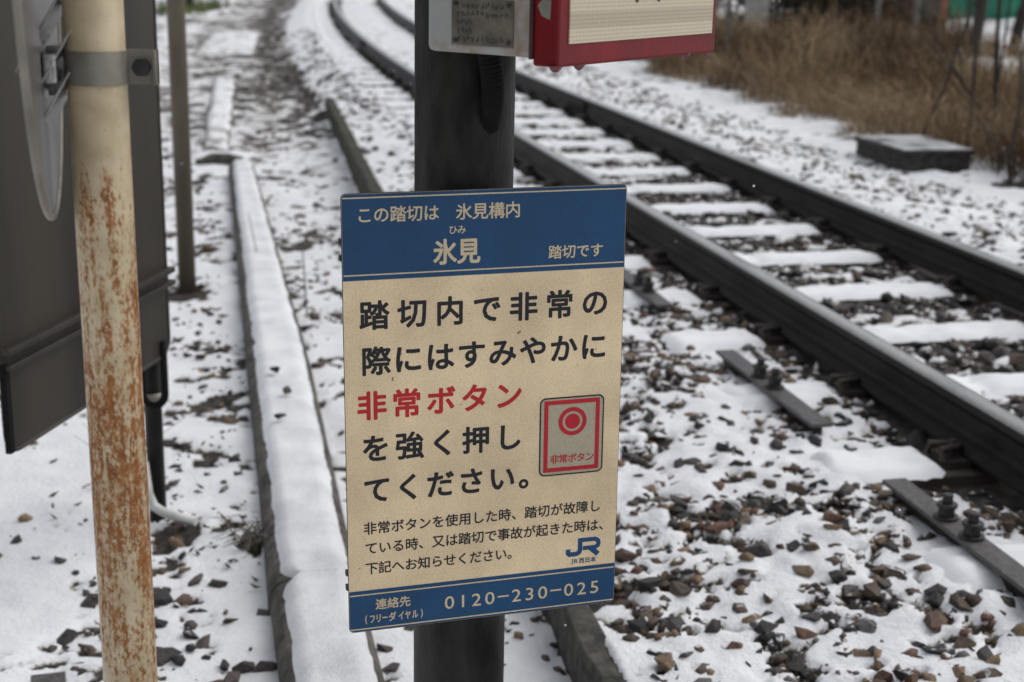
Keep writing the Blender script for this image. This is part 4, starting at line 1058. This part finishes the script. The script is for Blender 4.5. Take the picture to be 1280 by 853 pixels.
def blades(name, regions, label, cat, seed, colors, attr='tint'):
    rg = np.random.default_rng(seed); vs = []; fs = []; cs = []; k = 0
    for (s0, s1, n0, n1, dens, h0, h1, lean, w) in regions:
        cnt = int((s1 - s0) * (n1 - n0) * dens); s = rg.uniform(s0, s1, cnt); n = rg.uniform(n0, n1, cnt)
        p = O[None] + s[:, None] * D[None] + (n + curve(s) * 0)[:, None] * NV[None]
        cl = fbm(p[:, 0], p[:, 1], 0.9, 2, 91); okk = cl > 0.40; hue = np.clip((fbm(p[:, 0], p[:, 1], 1.3, 2, 191) - .25) / .5, 0, 1)
        for i in np.nonzero(okk)[0]:
            x, y = p[i]; edge = min(1, (n[i] - n0) / 0.5 + 0.35)
            h = rg.uniform(h0, h1) * (0.38 + 1.5 * (cl[i] - 0.32)) * edge; a = rg.uniform(0, 6.28); l = abs(rg.normal(0, lean)) * h
            dx, dy = math.cos(a) * l, math.sin(a) * l; b = rg.uniform(0, 3.14); wx, wy = math.cos(b) * w / 2, math.sin(b) * w / 2
            z0 = -0.02
            dr = rg.uniform(0.6, 1.0)
            vs += [(x - wx, y - wy, z0), (x + wx, y + wy, z0), (x + dx * .35 - wx, y + dy * .35 - wy, z0 + h * .6), (x + dx * .35 + wx, y + dy * .35 + wy, z0 + h * .6), (x + dx - wx * .2, y + dy - wy * .2, z0 + h * dr), (x + dx + wx * .2, y + dy + wy * .2, z0 + h * dr)]
            fs += [(k, k + 1, k + 3, k + 2), (k + 2, k + 3, k + 5, k + 4)]; k += 6
            c = np.array(colors[min(len(colors) - 1, int(len(colors) * np.clip(hue[i] + rg.normal(0, .22), 0, .999)))]) * rg.uniform(0.55, 1.35); cs += [(*c, 1.0)] * 6
    me = bpy.data.meshes.new(name); me.from_pydata(vs, [], fs)
    a = me.attributes.new('tint', 'FLOAT_COLOR', 'POINT'); a.data.foreach_set('color', np.array(cs, np.float32).ravel())
    m, nt, b = mat(name); at = nt.nodes.new('ShaderNodeAttribute'); at.attribute_name = 'tint'; nt.links.new(at.outputs['Color'], b.inputs['Base Color']); b.inputs['Roughness'].default_value = 0.8
    b.inputs['Specular IOR Level'].default_value = 0.15
    me.materials.append(m); ob = bpy.data.objects.new(name, me); link(ob); tag(ob, label, cat, kind='stuff'); return ob
STRAW = [(0.055, 0.038, 0.025), (0.10, 0.066, 0.038), (0.155, 0.10, 0.054), (0.21, 0.14, 0.075), (0.27, 0.19, 0.105), (0.33, 0.25, 0.16)]
blades('dry_grass', [(7.6, 11, 3.35, 7.0, 800, .30, .85, .85, .008), (11, 17, 3.55, 8.5, 560, .45, 1.05, .75, .010), (17, 24, 3.7, 11, 300, .5, 1.0, .4, .014),
                     (4.6, 7.6, 3.50, 5.4, 900, .25, .75, .8, .007), (3.2, 7.6, 4.6, 6.5, 150, .3, .7, .5, .008)], 'tangled dry brown reeds along the verge beyond the track', 'dry grass', 5, STRAW)
blades('green_grass', [(29, 33.5, -3.0, -1.5, 90, .15, .4, .5, .03)], 'patch of green grass', 'grass', 6, [(0.05, 0.085, 0.02), (0.08, 0.11, 0.03)]) if False else None
gp = MB()
r_ = random.Random(8)
gv = []
for i in range(450):
    x = r_.uniform(-8.1, -7.0); y = r_.uniform(32.0, 36.0); h = r_.uniform(.1, .35); a = r_.uniform(0, 6.28); z0 = 0.0
    gp.add([(x - .02 * math.cos(a), y - .02 * math.sin(a), z0), (x + .02 * math.cos(a), y + .02 * math.sin(a), z0), (x + r_.uniform(-.1, .1), y + r_.uniform(-.1, .1), z0 + h)], [(0, 1, 2)])
m_green = plain('green_blades', (0.06, 0.10, 0.02), (0.13, 0.16, 0.04), 3, 0.8, bs=0)
tag(gp.build('green_grass', m_green), 'small patch of yellow green grass far up the path', 'grass', kind='stuff')
tag(MB().tube([(-7.5, 33.6, 0), (-7.5, 33.6, 1.5)], 0.09, 10).build('dark_post', m_pole), 'short dark post in the green grass far up the path', 'post')

m_bark = plain('dark_bark', (0.018, 0.015, 0.012), (0.05, 0.042, 0.034), 25, 0.9, bs=0.6)
def limb(m, p, d, L, r, depth, rr):
    pts = [p]; q = p; dd = d
    for i in range(4):
        dd = (dd + Vector((rr.gauss(0, .10), rr.gauss(0, .10), rr.gauss(0.02, .05)))).normalized(); q = q + dd * (L / 4); pts.append(q)
    m.tube(pts, [r, r * .85, r * .7, r * .55, r * .4], 6 if depth else 8)
    if depth > 0:
        for _ in range(rr.randint(2, 3)):
            i = rr.randint(1, 4); nd_ = (dd + Vector((rr.gauss(0, .5), rr.gauss(0, .5), rr.uniform(0, .4)))).normalized()
            limb(m, pts[i], nd_, L * rr.uniform(.4, .65), r * .5, depth - 1, rr)
def shrub(x, y, lean, H, r, seed, label, depth=2):
    rr = random.Random(seed); o = empty('bare_shrub', (x, y, 0), label=label, cat='shrub', group=None)
    m = MB(); limb(m, Vector((0, 0, -0.05)), Vector(lean).normalized(), H, r, depth, rr)
    m.build('stem', m_bark, o, smooth=True)
shrub(3.58, 11.5, (-0.03, 0.0, 1), 1.25, 0.022, 1, 'bare curved dark stem rising from the reeds behind the hand hole', 1)
shrub(3.95, 11.3, (0.02, 0.1, 1), 1.9, 0.020, 2, 'bare thin shrub right of the hand hole with upright twigs', 2)
shrub(4.02, 11.0, (0.06, 0.0, 1), 2.0, 0.018, 3, 'bare dark shrub leaning right at the edge of the reeds', 2)
shrub(3.85, 10.7, (0.03, 0.1, 1), 1.5, 0.014, 4, 'bare shrub of fine twigs at the right edge of the picture', 3)
shrub(4.15, 12.2, (-0.45, 0.1, 1), 1.5, 0.016, 5, 'bare stem slanting left across the reeds', 1)

shrub(4.35, 11.6, (0.0, 0.1, 1), 1.7, 0.018, 6, 'bare shrub with dark upright stems farthest right in the reeds', 3)
shrub(3.72, 10.2, (0.1, 0.0, 1), 1.1, 0.016, 7, 'low bare brush nearest the lower right end of the reeds', 3)
shrub(4.6, 13.2, (0.05, 0.0, 1), 2.0, 0.022, 8, 'bare dark sapling in the reeds below the green screen', 2)
shrub(3.50, 10.1, (-0.05, 0.1, 1), 1.0, 0.016, 41, 'leafless bush with forked dark stems at the foot of the reeds', 3)
shrub(3.98, 11.9, (-0.1, 0.1, 1), 2.1, 0.026, 42, 'thickest leafless stem among the shrubs behind the hand hole', 3)
shrub(3.30, 11.9, (0.12, 0.0, 1), 1.3, 0.016, 43, 'short leafless shrub in the reeds directly behind the hand hole box', 3)
# ------------------------------------------------------------------ far right: trees, hedge, screen, posts, shed
def tree(x, y, lean, H, r, seed, label):
    rr = random.Random(seed); o = empty('bare_tree', (x, y, 0), label=label, cat='tree')
    m = MB(); pts = [Vector((0, 0, -.1))]; q = Vector((0, 0, -.1)); d = Vector(lean).normalized()
    for i in range(6):
        d = (d + Vector((rr.gauss(0, .03), rr.gauss(0, .03), 0))).normalized(); q = q + d * H / 6; pts.append(q)
    m.tube(pts, [r * (1 - .1 * i) for i in range(7)], 10); m.build('trunk', m_bark, o, smooth=True)
    m = MB()
    for i in range(9):
        j = rr.randint(3, 6); limb(m, pts[j], Vector((rr.gauss(0, .8), rr.gauss(0, .8), .6)).normalized(), H * rr.uniform(.25, .45), r * .4, 2, rr)
    m.build('crown', m_bark, o)
tree(7.00, 22.6, (0.06, 0, 1), 5, 0.10, 21, 'dark leaning tree trunk in front of the green screen')
tree(7.72, 23.0, (0.13, 0, 1), 5, 0.10, 22, 'dark tree trunk leaning right at the top right edge')
m_green_net = plain('green_screen_cloth', (0.02, 0.20, 0.125), (0.04, 0.30, 0.19), 2.0, 0.7, bs=0.3, stretch=(1, 1, .3))
o = empty('green_screen', (11.0, 35.4, 0), (0, 0, math.radians(14)), 'tall green cloth screen fence beyond the snowy yard', 'screen fence')
pts = []; vs = []; fs = []
for i in range(41):
    x = -1.35 + i * 0.12; y = 0.05 * math.sin(i * .9) + .03 * math.sin(i * 2.3)
    vs += [(x, y, 0.12 + .03 * math.sin(i * .7)), (x, y, 2.6), (x, y + .03, 2.6), (x, y + .03, 0.12 + .03 * math.sin(i * .7))]
for i in range(40):
    for k in range(4): fs.append((i * 4 + k, i * 4 + (k + 1) % 4, i * 4 + 4 + (k + 1) % 4, i * 4 + 4 + k))
MB().add(vs, fs).build('cloth', m_green_net, o, smooth=True)
for x in (-1.3, 0.3, 1.9, 3.4): MB().tube([(x, .1, 0), (x, .1, 2.7)], 0.035, 8).build('post', m_galv, o)
MB().box((1.0, 0.1, 0.5), (4.8, 0.06, 0.08)).build('rail_bar', m_bark, o)
# wire fence in front of the snowy yard
o = empty('wire_fence', (6.6, 24.6, 0), (0, 0, math.radians(14)), 'thin dark wire fence in front of the snowy yard at the top right', 'fence')
for i in range(5): MB().tube([(i * 1.0, 0, 0), (i * 1.0, 0, 1.5)], 0.022, 6).build('post', m_bark, o)
wr = MB()
for i in range(40): wr.tube([(i * .1, 0, .25), (i * .1, 0, 1.45)], 0.004, 4)
for z in (.3, .6, .9, 1.2, 1.44): wr.tube([(0, 0, z), (4, 0, z)], 0.005, 4)
wr.build('mesh', m_bark, o)
# concrete post and a thin one
o = empty('concrete_post', (3.55, 22.0, 0), label='pale grey concrete post standing in the reeds right of the button box', cat='post')
MB().box((0, 0, 2.0), (0.30, 0.30, 4.0)).build('shaft', plain('pale_concrete', (0.30, 0.30, 0.285), (0.44, 0.44, 0.42), 8, 0.9), o, bevel=0.02)
o = empty('thin_post', (2.62, 18.4, 0), label='thin grey post just right of the reflective red framed panel', cat='post')
MB().tube([(0, 0, 0), (0, 0, 2.6)], 0.035, 12).build('shaft', m_conc, o, smooth=True)
MB().box((0.1, 0, 2.0), (0.22, .02, .06)).build('crossbar', m_conc, o)
# evergreen bushes behind the reeds
def bush(x, y, H, Wd, seed, label, cols):
    rg = np.random.default_rng(seed); o = empty('evergreen_bush', (x, y, 0), label=label, cat='bush', group=None)
    tr = MB(); rr = random.Random(seed)
    for i in range(5): limb(tr, Vector((rr.uniform(-.1, .1), rr.uniform(-.1, .1), -.05)), Vector((rr.gauss(0, .3), rr.gauss(0, .3), 1)).normalized(), H * .8, .035, 1, rr)
    tr.build('stem', m_bark, o)
    lobes = [(rg.uniform(-Wd * .4, Wd * .4), rg.uniform(-Wd * .3, Wd * .3), rg.uniform(.25, .85) * H, rg.uniform(.18, .34) * Wd) for _ in range(11)]
    vs = []; fs = []; cs = []; k = 0
    for i in range(4200):
        lx, ly, lz, lr = lobes[rg.integers(len(lobes))]; v = rg.normal(0, 1, 3); v /= np.linalg.norm(v); q = np.array([lx, ly, lz]) + v * lr * rg.uniform(.5, 1.12)
        if q[2] < 0.02: continue
        t = rg.normal(0, 1, 3); t /= np.linalg.norm(t); u = np.cross(t, rg.normal(0, 1, 3)); u /= np.linalg.norm(u); L = rg.uniform(.03, .07)
        vs += [q - t * L, q + u * L * .5, q + t * L, q - u * L * .5]; fs.append((k, k + 1, k + 2, k + 3)); k += 4
        c = np.array(cols[rg.integers(len(cols))]) * rg.uniform(.6, 1.4); cs += [(*c, 1)] * 4
    me = bpy.data.meshes.new('foliage'); me.from_pydata([tuple(v) for v in vs], [], fs)
    a = me.attributes.new('tint', 'FLOAT_COLOR', 'POINT'); a.data.foreach_set('color', np.array(cs, np.float32).ravel())
    m, nt, b = mat('evergreen_foliage'); at = nt.nodes.new('ShaderNodeAttribute'); at.attribute_name = 'tint'; nt.links.new(at.outputs['Color'], b.inputs['Base Color']); b.inputs['Roughness'].default_value = 0.7
    me.materials.append(m); link(bpy.data.objects.new('foliage', me), o)
DK = [(0.014, 0.020, 0.010), (0.022, 0.028, 0.014), (0.010, 0.013, 0.009), (0.03, 0.03, 0.018)]
bush(4.6, 26.5, 2.0, 2.0, 31, 'dark evergreen bush right behind the concrete post', DK)
bush(5.75, 26.9, 2.3, 2.2, 32, 'dark evergreen bush in the middle of the far row', DK)
bush(6.6, 28.6, 2.2, 2.0, 33, 'dark evergreen bush beside the orange shed', DK + [(0.04, 0.05, 0.02)])
bush(3.4, 28.5, 1.8, 2.0, 34, 'dark bush left of the concrete post, behind the reeds', DK)
bush(6.6, 33.0, 1.9, 2.0, 36, 'dark bush far back in front of the green screen corner', DK)
bush(2.0, 31.0, 1.6, 2.0, 35, 'dark bush farthest left behind the button box', DK)
# orange shed far back
m_orange = plain('orange_sheet', (0.20, 0.055, 0.025), (0.30, 0.085, 0.04), 4, 0.7)
o = empty('orange_shed', (8.75, 33.6, 0), (0, 0, math.radians(10)), 'small orange walled shed beside the green screen', 'shed')
MB().box((0, 0, 1.1), (1.5, 1.2, 2.2)).build('wall', m_orange, o)
MB().prism([(-0.9, 2.2), (0.9, 2.2), (0, 2.7)], -0.75, 0.75, (1, 0, 0), (0, 0, 1), (0, 1, 0)).build('roof', m_conc_dark, o)
MB().box((.35, -.61, .95), (.5, .03, 1.7)).build('door', m_conc_dark, o)
for i, (x, y, H, lab) in enumerate(((5.95, 24.5, 1.3, 'grey stake in the reeds in front of the dark bushes, left of a pair'), (6.62, 24.6, 1.4, 'grey stake in the reeds in front of the dark bushes, right of a pair'))):
    tag(MB().tube([(x, y, 0), (x, y, H)], 0.05, 8).build('stake', m_conc), lab, 'stake')

# a few wet flakes in the air
fl = MB(); r_ = random.Random(12)
for i in range(90):
    y = r_.uniform(1.6, 9); x = r_.uniform(-.45, .45) * y; z = r_.uniform(0.1, 1.9); q = r_.uniform(.0010, .0020)
    fl.tube([(x, y, z - q), (x, y, z - q * .5), (x, y, z + q * .5), (x, y, z + q)], [q * .3, q, q, q * .3], 6)
tag(fl.build('falling_snow', m_snow), 'sparse wet snowflakes falling in front of the track', 'snow', kind='stuff')
